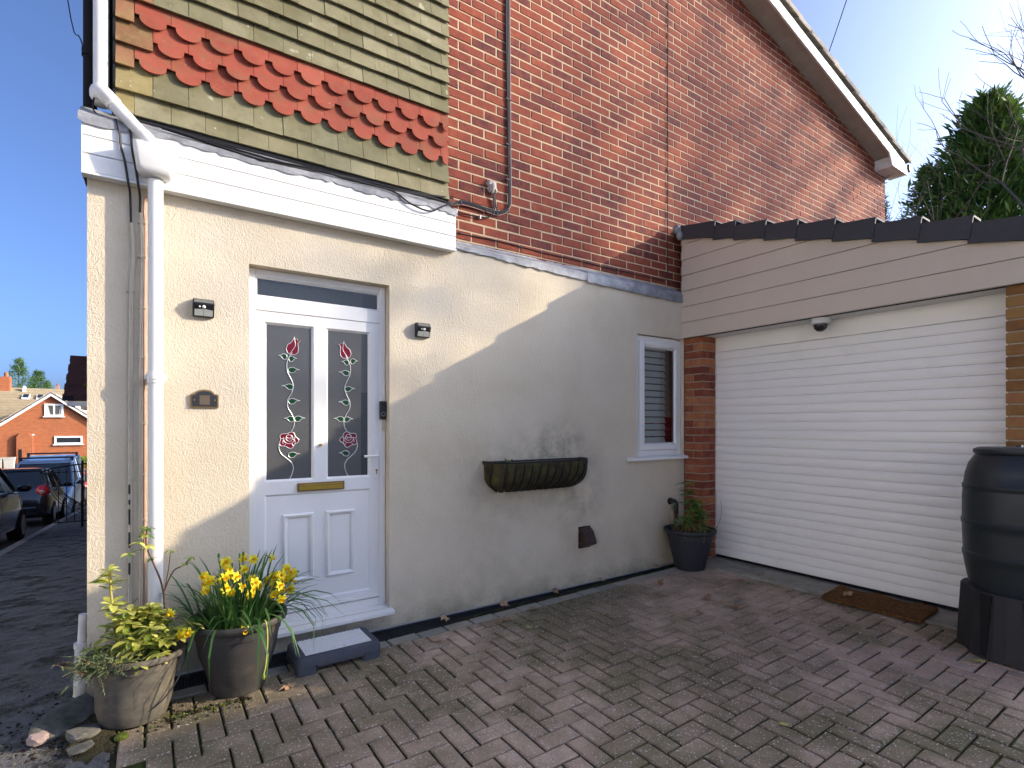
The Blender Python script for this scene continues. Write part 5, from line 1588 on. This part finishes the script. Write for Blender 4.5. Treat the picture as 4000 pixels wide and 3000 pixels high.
# soil and moss spilled along the paving edge
sm = MB(); r4 = random.Random(12)
for k in range(420):
    x = r4.uniform(-.30, .42); y = -.335 - .21 * r4.random() + (.0 if x > 0 else r4.uniform(-.12, .12)); s_ = r4.uniform(.004, .014)
    if x > .05 and r4.random() < .6: y = -.46 + r4.uniform(-.03, .03)
    p = Vector((x, y, -.003))
    a = r4.uniform(0, 6.28)
    sm.tri(p + Vector((math.cos(a), math.sin(a), 0)) * s_, p + Vector((math.cos(a + 2.1), math.sin(a + 2.1), 0)) * s_, p + Vector((0, 0, s_ * .9)), r4.choice((0, 0, 1)))
    sm.tri(p + Vector((math.cos(a + 2.1), math.sin(a + 2.1), 0)) * s_, p + Vector((math.cos(a + 4.2), math.sin(a + 4.2), 0)) * s_, p + Vector((0, 0, s_ * .9)), r4.choice((0, 1)))
sm.build('soil_crumbs', ['soil', 'moss'], None, kind='stuff', label='dark soil crumbs and moss along the paving edge', category='soil')
sb = MB(); r6 = random.Random(3); nn = 30
sb.v.append((-.21, -.36, .012))
for rad, zz_ in ((.55, .010), (1.0, -.016)):
    for k in range(nn):
        a = 2 * math.pi * k / nn; q = rad * (1 + r6.uniform(-.22, .22))
        sb.v.append((-.20 + .13 * q * math.cos(a), -.36 + .27 * q * math.sin(a), zz_ + r6.uniform(-.006, .008) * (rad < .9)))
for k in range(nn):
    k2 = (k + 1) % nn; sb.face((0, 1 + k, 1 + k2), 0, True); sb.face((1 + k, 1 + nn + k, 1 + nn + k2, 1 + k2), 0, True)
sb.build('soil_strip', 'earth', None, kind='structure')
cru = MB()
for k in range(700):
    x, y = r6.gauss(-.32, .14), r6.gauss(-.25, .22)
    if x > -.16 and y > -.30: continue
    s_ = r6.uniform(.003, .011); a = r6.uniform(0, 6.28); p = Vector((x, y, -.011))
    for m_ in range(3):
        b0, b1 = a + 2.1 * m_, a + 2.1 * (m_ + 1)
        cru.tri(p + Vector((math.cos(b0), math.sin(b0), 0)) * s_, p + Vector((math.cos(b1), math.sin(b1), 0)) * s_, p + Vector((0, 0, s_ * .8)), 0 if k % 5 else 1)
cru.build('gravel', ['soil', 'stone'], None, kind='stuff', label='dark grit and crumbs strewn over the asphalt by the corner pot', category='grit')

# ------------------------------------------------------------------ cars on the street
def car(label, x, y, L_, W, H, paint, cab, belt, hood, rearh, flip=False, rack=False, lamps='tail', name='parked_car'):
    """cab = lengths (from the rear) of the glasshouse: foot rear, top rear, top front, foot front."""
    zr = street_z(y + L_ / 2) - .105
    slope = math.atan2(street_z(y + L_) - street_z(y), L_)
    t = thing(name, label, 'car', (x, y + L_ / 2, zr), (slope, 0, math.pi if flip else 0), 'cars parked along the kerb')
    o = -L_ / 2; w = W / 2
    c0, c1, c2, c3 = cab
    b = MB(); secs = []
    st = [(0.0, .80, .34, rearh * .72), (.06, .93, .26, rearh * .92), (.22, .985, .22, rearh), (max(c0 - .03, .30), .995, .21, belt - .01), (c0 + .25, 1, .2, belt), (c2, 1, .2, belt), (c3 - .05, .995, .2, belt - .02),
          (c3 + .12, .985, .2, hood + .05), (L_ - .5, .96, .22, hood - .02), (L_ - .16, .90, .24, hood - .16), (L_ - .03, .78, .30, hood - .34), (L_, .68, .36, .55)]
    n = 0
    for (l, q, zb, zt) in st:
        hw = w * q; zm = zb + (zt - zb) * .55
        half_ = [(hw * .80, zb), (hw * .97, zb + .06), (hw, zm), (hw * .975, zm + (zt - zm) * .7), (hw * .92, zt - .012), (hw * .80, zt)]
        rg = half_ + [(-a, z) for a, z in reversed(half_)]
        n = len(rg); b.v += [(a, o + l, z) for a, z in rg]
    for i in range(len(st) - 1):
        for k in range(n):
            k2 = (k + 1) % n; b.face((i * n + k, i * n + k2, i * n + n + k2, i * n + n + k), 0, True)
    b.face([k for k in reversed(range(n))]); b.face([(len(st) - 1) * n + k for k in range(n)])
    b.build('body', paint, t)
    # glasshouse
    wb, wt = w * .93, w * .74
    g = MB(); zt = H - .06
    base = [(-wb, o + c0, belt - .03), (wb, o + c0, belt - .03), (wb, o + c3, belt - .05), (-wb, o + c3, belt - .05)]
    top = [(-wt, o + c1, zt), (wt, o + c1, zt), (wt, o + c2, zt), (-wt, o + c2, zt)]
    g.hexa(base + top); g.build('windows', 'car_glass', t)
    rf = MB(); q = .035
    rf.v += [(-wt - q, o + c1 - .05, zt - .02), (wt + q, o + c1 - .05, zt - .02), (wt + q, o + c2 + .06, zt - .02), (-wt - q, o + c2 + .06, zt - .02),
             (-wt - .01, o + c1, zt + .035), (wt + .01, o + c1, zt + .035), (wt + .01, o + c2, zt + .035), (-wt - .01, o + c2, zt + .035),
             (-wt * .6, o + c1 + .3, H), (wt * .6, o + c1 + .3, H), (wt * .6, o + c2 - .25, H), (-wt * .6, o + c2 - .25, H)]
    for r_ in range(2):
        for k in range(4):
            k2 = (k + 1) % 4; rf.face((r_ * 4 + k, r_ * 4 + k2, r_ * 4 + 4 + k2, r_ * 4 + 4 + k), 0, True)
    rf.face((8, 9, 10, 11)); rf.face((3, 2, 1, 0)); rf.build('roof', paint, t)
    pl = MB()
    for sx in (-1, 1):
        for (l0, l1, rr) in ((c0, c1, .055), (c3, c2, .035)):
            pl.tube([(sx * wb * .99, o + l0, belt - .03), (sx * (wt + .01), o + l1, zt)], rr, 6)
        m0 = c0 + (c3 - c0) * .46; m1 = c1 + (c2 - c1) * .50
        pl.tube([(sx * (wb + .004), o + m0, belt - .03), (sx * (wt + .006), o + m1, zt)], .035, 6)
        pl.tube([(sx * (wb + .006), o + c0, belt - .02), (sx * (wb + .006), o + c3, belt - .04)], .022, 6)
    pl.build('pillars', paint, t)
    for sx in (-1, 1):
        for l in (.62, L_ - .76):
            wh = MB(); wh.tube([(sx * (w - .20), o + l, .30), (sx * (w + .006), o + l, .30)], .30, 22)
            wo_ = wh.build('wheel', 'tyre', t)
            rm = MB()
            rm.tube([(sx * (w + .0065), o + l, .30), (sx * (w + .011), o + l, .30)], .195, 20)
            rm.build('rim', 'rim', wo_)
        mr_ = MB(); mr_.ball((sx * (w + .10), o + c3 - .30, belt + .045), .105, 10, 8, 0, .72); mr_.box(min(sx * (w - .04), sx * (w + .06)), max(sx * (w - .04), sx * (w + .06)), o + c3 - .33, o + c3 - .27, belt - .02, belt + .03)
        mr_.build('mirror', 'black' if paint != 'blue_car' else 'black', t)
        tl = MB(); tl.ball((sx * (w * .80), o + .13, rearh - .10), .15, 12, 8, 0, 1.05)
        lo = tl.build('tail_light', 'tail', t); lo.scale = (1, 1, 1)
        t2 = MB(); t2.ball((sx * (w * .80), o + .055, rearh - .12), .085, 10, 8, 0, .9); t2.build('reverse_lens', 'tail_clear', lo)
        hl = MB(); hl.ball((sx * w * .66, o + L_ - .22, hood - .22), .14, 10, 8, 0, .8); hl.build('headlight', 'lens', t)
    bp = MB(); bp.box(-w * .70, w * .70, o - .015, o + .3, .28, .50); bevel(bp.build('rear_bumper', paint, t), .03, 3)
    MB().box(-.26, .26, o - .022, o - .014, .52, .63).build('number_plate', 'panel', t)
    fb = MB(); fb.box(-w * .62, w * .62, o + L_ - .1, o + L_ + .02, .26, .42); bevel(fb.build('front_bumper', 'black', t), .03, 3)
    if rack:
        for l in (c1 + .35, c2 - .35):
            MB().tube([(-wt - .05, o + l, H + .07), (wt + .05, o + l, H + .07)], .028, 8).box(-wt - .04, -wt + .03, o + l - .03, o + l + .03, H - .05, H + .05).box(wt - .03, wt + .04, o + l - .03, o + l + .03, H - .05, H + .05).build('roof_bar', 'black', t)
    return t


car('charcoal car at the left edge, only its wing mirror and front wheel in view', -2.98, 7.35, 4.15, 1.78, 1.52, 'grey_car', (.25, .75, 2.35, 3.10), .98, .92, .98)
car('black hatchback seen from behind with a round red tail light', -2.86, 13.9, 3.42, 1.63, 1.47, 'black_car', (.12, .55, 1.75, 2.65), .95, .90, .98)
car('pale blue van with roof bars parked beyond the black hatchback', -2.95, 18.6, 4.35, 1.80, 1.80, 'blue_car', (.10, .30, 2.35, 3.35), 1.10, 1.05, 1.1, flip=True, rack=True)
car('dark car farthest down the kerb behind the iron railings', -2.9, 24.2, 4.1, 1.75, 1.46, 'grey_car', (.2, .7, 2.2, 3.0), .95, .9, .95)

# ------------------------------------------------------------------ iron railings across the pavement
rl = thing('iron_railing', 'black wrought iron railing with a curved fan top by the cars', 'railing', (-1.22, 11.6, street_z(11.6)))
b = MB(); pts = smooth_path([(-.72, 0, 1.22), (-.5, 0, 1.30), (-.2, 0, 1.35), (.15, 0, 1.39), (.9, 0, 1.41)], 5)
b.tube(pts, .018, 6); b.build('rail', 'iron', rl)
MB().tube([(-.72, 0, 1.20), (-.2, 0, 1.21), (.9, 0, 1.24)], .012, 6).build('rail', 'iron', rl); MB().tube([(-.5, 0, .12), (.9, 0, .12)], .014, 6).build('rail', 'iron', rl)
for k in range(10):
    x = -.42 + k * .135
    MB().tube([(x, 0, .10), (x, 0, 1.36)], .009, 5).build('bar', 'iron', rl)
for k in range(7):
    MB().tube(smooth_path([(-.70 + .03 * k, 0, 1.2), (-.60 + .05 * k, 0, .9 - .03 * k), (-.35 + .10 * k, 0, .5 - .03 * k), (.1 + .1 * k, 0, .22)], 4), .008, 5).build('fan_bar', 'iron', rl)
for x in (-.02, .86):
    MB().tube([(x, 0, -.05), (x, 0, 1.45)], .025, 8).build('post', 'iron', rl)

# ------------------------------------------------------------------ neighbour with a tiled porch canopy
nb = thing('neighbour_house', 'next house down the street with a maroon tiled porch canopy', 'house')
MB().box(-.24, 8, 9.0, 17, -2.2, 5.2).build('wall', 'near_brick', nb)
b = MB(); b.prism([(8.6, 5.15), (17.4, 5.15), (13, 7.6)], lambda u, v, w: (-.5 + 8.8 * w, u, v)); b.build('roof', 'maroon_tile', nb)
tmh = MB().hexa([(-.082, 0, 0), (.082, 0, 0), (.082, .012, -.004), (-.082, .012, -.004), (-.082, .125, .118), (.082, .125, .118), (.082, .125, .130), (-.082, .125, .130)]).mesh('canopy_tile', 'maroon_tile')
for r_ in range(9):
    for c_ in range(7):
        place('canopy_tile', tmh, nb, (-1.29 + c_ * .167 + (.02 if r_ % 2 else 0) + r_ * .004, 9.55 + r_ * .105, 1.86 + r_ * .103 + rng.uniform(-.004, .004)), (rng.uniform(-.02, .02), 0, 0))
MB().hexa([(-1.36, 9.56, 1.85), (-.25, 9.56, 1.85), (-.25, 10.55, 2.78), (-1.33, 10.55, 2.78), (-1.36, 9.56, 1.87), (-.25, 9.56, 1.87), (-.25, 10.55, 2.80), (-1.33, 10.55, 2.80)][::1]).build('canopy_deck', 'black_rubber', nb)
MB().box(-1.30, -.26, 9.56, 9.60, 1.76, 1.845).build('canopy_fascia', 'white_paint', nb)
MB().box(-1.10, -.26, 9.64, 10.5, 1.70, 1.755).build('canopy_soffit', 'white_paint', nb)
MB().prism([(9.6, 1.76), (10.55, 1.76), (10.55, 2.70)], lambda u, v, w: (-1.30 + .03 * w, u, v)).build('canopy_cheek', 'maroon_tile', nb)
MB().ball((-1.02, 9.80, 2.17), .06, 8, 5, 0, .5).build('moss_clump', 'moss', nb)

# ------------------------------------------------------------------ bungalow at the end of the street
bg_ = thing('gabled_bungalow', 'orange brick bungalow gable with white windows at the end of the street', 'house', (-6.15, 49.2, 0))
Q = lambda pts: [(x + 6.15, z) for x, z in pts]
MB().prism(Q([(-10.6, -2.4), (-2.6, -2.4), (-2.6, .95), (-6.15, 3.70), (-10.6, .20)]), lambda u, v, w: (u, .02 + 6.5 * w, v)).build('wall', 'far_brick', bg_)
b = MB()
for (xa, za, xb, zb) in ((0, 3.86, -4.7, -.02), (0, 3.86, 3.9, .84)):
    b.hexa([(xa, -.30, za - .22), (xb, -.30, zb - .22), (xb, -.25, zb - .22), (xa, -.25, za - .22), (xa, -.30, za - .02), (xb, -.30, zb - .02), (xb, -.25, zb - .02), (xa, -.25, za - .02)])
b.build('bargeboard', 'white_paint', bg_)
b = MB()
for sgn, L_, dz in ((-1, 4.9, 3.95), (1, 4.1, 3.25)):
    for k in range(15):
        f0, f1 = k / 15, (k + 1.12) / 15
        b.hexa([(sgn * L_ * f0, -.34, 3.90 - dz * f0), (sgn * L_ * f1, -.34, 3.90 - dz * f1 + .03), (sgn * L_ * f1, 6.8, 3.90 - dz * f1 + .03), (sgn * L_ * f0, 6.8, 3.90 - dz * f0),
                (sgn * L_ * f0, -.34, 3.95 - dz * f0), (sgn * L_ * f1, -.34, 3.95 - dz * f1 + .05), (sgn * L_ * f1, 6.8, 3.95 - dz * f1 + .05), (sgn * L_ * f0, 6.8, 3.95 - dz * f0)])
b.build('roof', 'roof_tile', bg_)
def far_window(x0, x1, z0, z1, mull, parent):
    f = MB(); ring(f, x0, x1, z0, z1, .12, .12, .12, .12, -.07, .03)
    for m_ in mull: f.box(m_ - .05, m_ + .05, -.068, .03, z0 + .12, z1 - .12)
    fo = f.build('window', 'white_paint', parent)
    e = [x0 + .06] + list(mull) + [x1 - .06]
    for k in range(len(e) - 1):
        MB().box(e[k] + .05, e[k + 1] - .05, -.02, -.01, z0 + .10, z1 - .10).build('pane', 'car_glass', fo)
        if z1 - z0 > .7:
            MB().prism([(e[k] + .07, z0 + .12), (e[k] + .28, z0 + .12), (e[k] + .14, z1 - .12), (e[k] + .07, z1 - .12)] if k == 0 else [(e[k + 1] - .07, z0 + .12), (e[k + 1] - .20, z0 + .12), (e[k + 1] - .12, z1 - .12), (e[k + 1] - .07, z1 - .12)],
                       lambda u, v, w: (u, -.026 + .004 * w, v)).build('curtain', 'curtain', fo)
    MB().box(x0 - .08, x1 + .08, -.14, .02, z0 - .07, z0).build('sill', 'white_paint', fo)
far_window(-.40, .70, 2.11, 3.05, (.15,), bg_)
far_window(.17, 1.83, -.01, .61, (), bg_)
ch = MB(); ch.box(-1.92, -1.03, -.28, .02, -2.4, .55); ch.prism([(-1.92, .551), (-1.03, .551), (-1.22, .86), (-1.75, .86)], lambda u, v, w: (u, -.28 + .3 * w, v)); ch.build('chimney_breast', 'far_brick', bg_)
MB().box(-1.80, -1.62, -.30, -.281, -1.6, -.33).build('flue_recess', 'black_rubber', bg_)
MB().ball((-1.05, -.07, .72), .09, 8, 6, 0, .8).build('security_light', 'white_paint', bg_)
b2 = thing('tan_roofed_house', 'long tan tiled roof with two skylights behind the brick gable', 'house', (-9.0, 56, 0))
MB().box(-14, 4.5, 1, 9, -2.4, 1.9).build('wall', 'near_brick', b2)
b = MB()
for k in range(14):
    f0, f1 = k / 14, (k + 1.1) / 14
    y0, y1, z0, z1 = 4.6 - 5.2 * f0, 4.6 - 5.2 * f1, 4.75 - 3.3 * f0, 4.75 - 3.3 * f1
    b.hexa([(-14, y1, z1 + .05), (5, y1, z1 + .05), (5, y0, z0), (-14, y0, z0), (-14, y1, z1 + .11), (5, y1, z1 + .11), (5, y0, z0 + .04), (-14, y0, z0 + .04)])
b.prism([(4.5, 4.7), (10, 1.6), (4.5, 1.6)], lambda u, v, w: (-14 + 19 * w, u, v))
b.build('roof', 'far_tile', b2)
MB().box(-14, 5, -.78, -.62, 1.30, 1.50).build('gutter', 'white_paint', b2)
for x in (0.0, .95):
    y0, z0, y1, z1 = 3.35, 3.98, 2.80, 3.63
    sk = MB(); sk.hexa([(x - .26, y1 - .04, z1 + .08), (x + .26, y1 - .04, z1 + .08), (x + .26, y0 - .04, z0 + .08), (x - .26, y0 - .04, z0 + .08), (x - .26, y1 - .04, z1 + .20), (x + .26, y1 - .04, z1 + .20), (x + .26, y0 - .04, z0 + .20), (x - .26, y0 - .04, z0 + .20)])
    so_ = sk.build('skylight', 'upvc_old', b2)
    MB().quad((x - .19, y1 - .02, z1 + .245), (x + .19, y1 - .02, z1 + .245), (x + .19, y0 - .09, z0 + .205), (x - .19, y0 - .09, z0 + .205)).build('pane', 'car_glass', so_)
MB().box(-.36, -.16, 3.9, 4.1, 4.3, 4.75).ball((-.26, 4.0, 4.8), .14, 8, 6).build('roof_vent', 'white_paint', b2)
cs_ = MB(); cs_.box(-2.3, -1.22, 4.0, 4.9, 3.5, 5.7); cs_.tube([(-1.5, 4.4, 5.7), (-1.5, 4.4, 6.1)], .14, 10); cs_.build('chimney', 'far_brick', b2)
ch2 = thing('distant_chimney', 'small brick chimney with a pot among the distant trees', 'chimney', (-8.65, 75, -2))
MB().box(-.16, .16, -.16, .16, 0, 7.9).build('stack', 'near_brick', ch2)
MB().tube([(0, 0, 7.9), (0, 0, 8.15)], .08, 8).build('pot', 'far_brick', ch2)
for k in range(3):
    bn_ = thing('wheelie_bin', 'grey wheelie bin standing under the brick gable, bin %s from the chimney breast' % ('nearest', 'second', 'third')[k], 'bin', (-8.35 - k * .62, 48.4, street_z(48)), group='wheelie bins by the bungalow')
    MB().hexa([(-.22, -.25, .05), (.22, -.25, .05), (.22, .2, .05), (-.22, .2, .05), (-.28, -.32, .95), (.28, -.32, .95), (.28, .28, .95), (-.28, .28, .95)]).build('body', 'curtain', bn_)
    MB().hexa([(-.30, -.34, .955), (.30, -.34, .955), (.30, .30, .955), (-.30, .30, .955), (-.28, -.30, 1.03), (.28, -.30, 1.03), (.28, .30, 1.08), (-.28, .30, 1.08)]).build('lid', 'soffit', bn_)


# ------------------------------------------------------------------ trees
def conifer(name, label, x, y, z0, h, r, seed, n=900, m='conifer', lean=(0, 0), start=.02, group=None, dens=9, clip=None):
    rr = random.Random(seed)
    t = thing(name, label, 'tree', (x, y, z0), group=group)
    MB().tube([(0, 0, 0), (lean[0] * .5, lean[1] * .5, h * .5), (lean[0], lean[1], h * .97)], [h * .018, h * .011, .01], 8).build('trunk', 'bark', t)
    b = MB()
    for k in range(n):
        f = start + (1 - start) * rr.random() ** 1.05
        a = rr.uniform(0, 6.283)
        rad = r * ((1 - f) ** .8) * rr.uniform(.65, 1.12) * (1 + .22 * math.sin(3 * a + f * 9)) + .05
        base = Vector((lean[0] * f, lean[1] * f, h * f))
        d = Vector((math.cos(a), math.sin(a), 0))
        up = rr.uniform(.15, .75)
        L_ = rad * rr.uniform(.45, 1)
        p0 = base + d * max(0, rad - L_)
        for q in range(dens):
            s_ = (q + rr.random()) / dens
            p = p0 + d * L_ * s_ + Vector((rr.gauss(0, .035 * r), rr.gauss(0, .035 * r), L_ * up * s_ * s_ + rr.gauss(0, .03 * r)))
            dirv = (d * rr.uniform(.5, 1) + Vector((rr.uniform(-.6, .6), rr.uniform(-.6, .6), rr.uniform(.1, 1)))).normalized()
            sd = dirv.cross(Vector((rr.uniform(-1, 1), rr.uniform(-1, 1), rr.uniform(-1, 1)))).normalized()
            sz = r * rr.uniform(.045, .10)
            b.quad(p, p + dirv * sz * .5 + sd * sz * .11, p + dirv * sz, p + dirv * sz * .5 - sd * sz * .11)
    b.build('crown', m, t)
    return t
def bare_tree(name, label, x, y, z0, h, seed, spread=.5, levels=5, r0=.16, m='twig', group=None, first=.3, cat='tree', n0=3, thick=.57, wind=0.0):
    rr = random.Random(seed)
    t = thing(name, label, cat, (x, y, z0), group=group)
    tk, cr = MB(), MB()
    def grow(p, d, L_, r, lv):
        n_ = 3; pts = [p]; q = p; dd = d
        for k in range(n_):
            dd = (dd + Vector((rr.gauss(0, .10), rr.gauss(0, .10), rr.gauss(.03, .06)))).normalized()
            q = q + dd * L_ / n_; pts.append(q)
        (tk if lv == 0 else cr).tube(pts, [r, r * .9, r * .8, r * .68], 7 if lv == 0 else (5 if lv < 3 else 3), 0, False)
        if lv >= levels: return
        for c in range(rr.choice((2, 3, 3)) if lv else n0 + 2):
            a = rr.uniform(0, 6.283); e = rr.uniform(.35, .95) * (spread + .5)
            o = dd.orthogonal().normalized(); o = Matrix.Rotation(a, 3, dd) @ o
            nd_ = (dd * math.cos(e) + o * math.sin(e) + Vector((wind, 0, .12))).normalized()
            at = pts[-1] if c < 2 else pts[rr.choice((1, 2, 3))]
            grow(at, nd_, L_ * rr.uniform(.58, .82), r * thick * rr.uniform(.86, 1.14), lv + 1)
    grow(Vector((0, 0, 0)), Vector((rr.uniform(-.05, .05), rr.uniform(-.05, .05), 1)), h * first, r0, 0)
    tk.build('trunk', 'bark', t); cr.build('crown', m, t)
    return t


conifer('conifer_tree', 'tall dark green conifer rising above the garage roof at right', 23.6, 2.35, -.5, 12.9, 4.7, 1, 2400, dens=11, start=.30)
conifer('conifer_tree', 'smaller conifer between the gable end and the tall conifer', 20.4, 4.5, -.5, 10.0, 1.8, 2, 900, dens=10, start=.35)
conifer('conifer_tree', 'bushy conifer just beside the tall conifer, nearer the gable', 22.6, 3.75, -.5, 10.9, 2.5, 6, 1300, dens=10, start=.35)
conifer('conifer_tree', 'yellow green conifer at the right edge behind the garage roof', 24.4, .2, -.5, 10.2, 2.4, 9, 800, m='hedge', dens=10, start=.35)
bare_tree('bare_tree', 'bare branched tree in front of the tall conifer at the right edge', 20.2, -.75, -.5, 12.0, 14, .40, 5, .11, first=.36)
bare_tree('bare_tree', 'thin bare sapling beside the smaller conifer', 17.5, 2.75, -.5, 7.9, 21, .3, 4, .03, first=.50)
conifer('cedar_tree', 'spreading cedar behind the tan roof at the far left', -11.9, 75, -3, 11.7, 3.4, 3, 420, start=.42, dens=10)
for k, (dx, dz, rr_) in enumerate(((1.4, 10.3, .55), (-.9, 9.3, .8), (1.0, 8.9, .9))):
    pass
conifer('pine_tree', 'flat topped pine to the right of the far cedar', -10.7, 78, -3, 10.6, 3.6, 4, 260, start=.72, dens=10)
conifer('pine_tree', 'low rounded pine above the brick gable', -9.6, 76, -3, 9.4, 2.4, 5, 260, start=.62, dens=10)
bare_tree('bare_tree', 'pale bare tree far beyond the brick gable', -8.8, 84, -3, 13.0, 33, .45, 5, .12, first=.30)
# hedge at the end of the street
hg = thing('hedge', 'bright yellow green hedge below the brick gable', 'hedge', (-4.0, 46.2, street_z(46)))
b = MB(); r5 = random.Random(7)
for k in range(2600):
    p = Vector((r5.uniform(-1.6, 2.6), r5.uniform(-.5, .5), 1.05 * r5.random() ** .55)); d = Vector((r5.uniform(-1, 1), r5.uniform(-1, 1), r5.uniform(-.2, 1))).normalized(); s_ = d.orthogonal().normalized()
    q = r5.uniform(.05, .10); b.quad(p, p + d * q + s_ * q * .5, p + d * q * 2, p + d * q - s_ * q * .5)
b.build('foliage', 'hedge', hg)
hg = thing('hedge', 'short strip of hedge showing left of the bargeboard under the tan roof', 'hedge', (-11.2, 53.2, street_z(53)))
b = MB()
for k in range(1500):
    p = Vector((r5.uniform(-1.6, 1.6), r5.uniform(-.5, .5), 3.6 * r5.random() ** .5)); d = Vector((r5.uniform(-1, 1), r5.uniform(-1, 1), r5.uniform(-.2, 1))).normalized(); s_ = d.orthogonal().normalized()
    q = r5.uniform(.07, .13); b.quad(p, p + d * q + s_ * q * .5, p + d * q * 2, p + d * q - s_ * q * .5)
b.build('foliage', 'hedge', hg)

# ------------------------------------------------------------------ the far side of the drive (behind the camera): house and bare trees that shade the yard
MB().box(-12, 5.9, -40, -8.05, -.2, -.004).build('bounce_paving', 'drive', None, kind='structure')  # unseen pale ground added to bounce sunlight into the shade
oh = thing('opposite_house', 'unseen white rendered house across the drive, added to shade the yard', 'house', (0, 0, 0))
MB().box(6.0, 17, -16, -7.9, -.1, 5.80).build('wall', 'white_render', oh)  # unseen house: white walls chosen for bounce, height set to shade the paving
MB().prism([(-16.4, 5.88), (-7.55, 5.88), (-11.9, 7.5)], lambda u, v, w: (5.8 + 11.4 * w, u, v)).build('roof', 'far_tile', oh)
MB().tube([(5.8, -7.50, 5.76), (17.2, -7.50, 5.84)], .06, 8).build('gutter', 'white_paint', oh)
def limbed_tree(label, k, foot, limbs, seed, r0=.10, twigs=9, rt=.2):
    """bare tree with ascending limbs; limbs are traced from shadow streaks on the wall (x, z) and carried back towards the sun."""
    rr = random.Random(seed)
    fx, fz = foot[0] + 1.85 * k, foot[1] + .849 * k
    t = thing('bare_tree', label, 'tree', (fx, .1 - k, -.1), group='winter trees across the drive')
    tk, cr = MB(), MB()
    tk.tube([(.15, 0, 0), (.05, 0, fz * .5), (0, 0, fz + .1)], [rt * 1.5, rt * 1.2, rt * .8], 10)
    for L_ in limbs:  # limbs shaped so their shadows land as streaks on the wall
        dk = rr.uniform(-1.2, 1.2)
        pts = [Vector((0, 0, fz - .4))]
        for i, (X, Z) in enumerate(L_):
            q = dk * min(1, (i + 1) / 3)
            pts.append(Vector((X - foot[0] + 1.85 * q, -q, Z - foot[1] + fz + .1 + .849 * q)))
        sp_ = smooth_path(pts, 5); n = len(sp_)
        cr.tube(sp_, [r0 * (1 - .72 * i / n) * (1 + .15 * rr.random()) for i in range(n)], 6, 0, False)
        for j in range(twigs):
            i = rr.randrange(n // 5, n); p = sp_[i]; d = (sp_[min(i + 1, n - 1)] - sp_[max(i - 1, 0)]).normalized()
            d = (d + Vector((rr.gauss(.1, .45), rr.gauss(0, .45), rr.gauss(.15, .35)))).normalized(); l2 = rr.uniform(.5, 1.5)
            q = [p]
            for s_ in range(4):
                d = (d + Vector((rr.gauss(0, .14), rr.gauss(0, .14), rr.gauss(.03, .1)))).normalized(); q.append(q[-1] + d * l2 / 4)
            cr.tube(q, [.035, .03, .024, .018, .010], 4, 0, False)
            for m_ in range(3):
                a = q[rr.randrange(1, 5)]; d2 = (d + Vector((rr.gauss(0, .6), rr.gauss(0, .6), rr.gauss(.1, .5)))).normalized()
                cr.tube([a, a + d2 * rr.uniform(.25, .6)], [.016, .008], 3, 0, False)
    tk.build('trunk', 'bark', t); cr.build('crown', 'twig', t)


limbed_tree('tallest bare winter tree across the drive', 13, (4.4, 2.2), [[(4.7, 3.1), (4.85, 3.9), (4.92, 4.55), (4.85, 5.2), (5.1, 5.8)], [(4.8, 3.3), (5.3, 3.9), (6.13, 4.65), (6.93, 5.43), (7.75, 6.07)],
            [(5.4, 3.1), (6.39, 4.07), (7.33, 4.85), (8.2, 5.52)], [(6.2, 3.1), (7.75, 4.38), (8.68, 5.17), (9.3, 5.7)], [(4.6, 3.7), (5.05, 4.35), (5.6, 4.85), (6.22, 5.35), (6.4, 5.8)], [(7.4, 3.3), (8.5, 4.2), (9.5, 4.9)], [(6.0, 3.9), (6.5, 4.9), (7.0, 5.7)]], 3, .135, 7, .15)
limbed_tree('bare winter tree across the drive nearest the white house', 11, (3.1, 2.0), [[(2.95, 2.8), (2.92, 3.19), (3.1, 3.55), (3.2, 4.05), (3.3, 4.6), (3.4, 5.2)], [(3.2, 2.9), (3.5, 3.4), (4.0, 4.0), (4.3, 4.7)], [(2.9, 2.9), (2.6, 3.2), (2.5, 3.8)]], 5, .095, 4, .07)
limbed_tree('short bare winter tree across the drive', 9.5, (1.4, .6), [[(1.2, 1.5), (.95, 2.1), (.8, 2.45), (.9, 2.8)], [(1.5, 1.6), (1.8, 2.15), (2.0, 2.45)], [(1.45, 1.7), (1.5, 2.2)], [(1.9, 1.7), (2.25, 2.35)]], 8, .020, 3, .04)
for k, (y, lb) in enumerate(((-30, 'first'), (-16, 'second'), (-2, 'third'), (12, 'fourth'), (26, 'fifth'))):
    z = street_z(y)
    th_ = thing('fill_street_house', 'unseen white house added across the street to bounce light, %s along the row' % lb, 'house', (-12.5, y, z), group='unseen white houses added to bounce light')
    MB().box(-8, 0, -6.2, 6.2, -1, 5.4).build('wall', 'white_render', th_)  # added sunlit fronts, out of view, that bounce light onto garage and paving
    MB().prism([(-8.4, 5.4), (.4, 5.4), (-4, 7.8)], lambda u, v, w: (u, -6.5 + 13 * w, v)).build('roof', 'far_tile', th_)
    for (wy, wz) in ((-3.5, .9), (3.5, .9), (-3.5, 3.5), (3.5, 3.5), (0, 3.5)):
        f = MB(); f.box(.001, .04, wy - .8, wy + .8, wz, wz + 1.3); fo = f.build('window', 'white_paint', th_)
        MB().box(.0405, .045, wy - .7, wy + .7, wz + .1, wz + 1.2).build('pane', 'car_glass', fo)
    MB().box(.001, .05, -.5, .5, 0, 2.1).build('door', 'maroon_tile', th_)
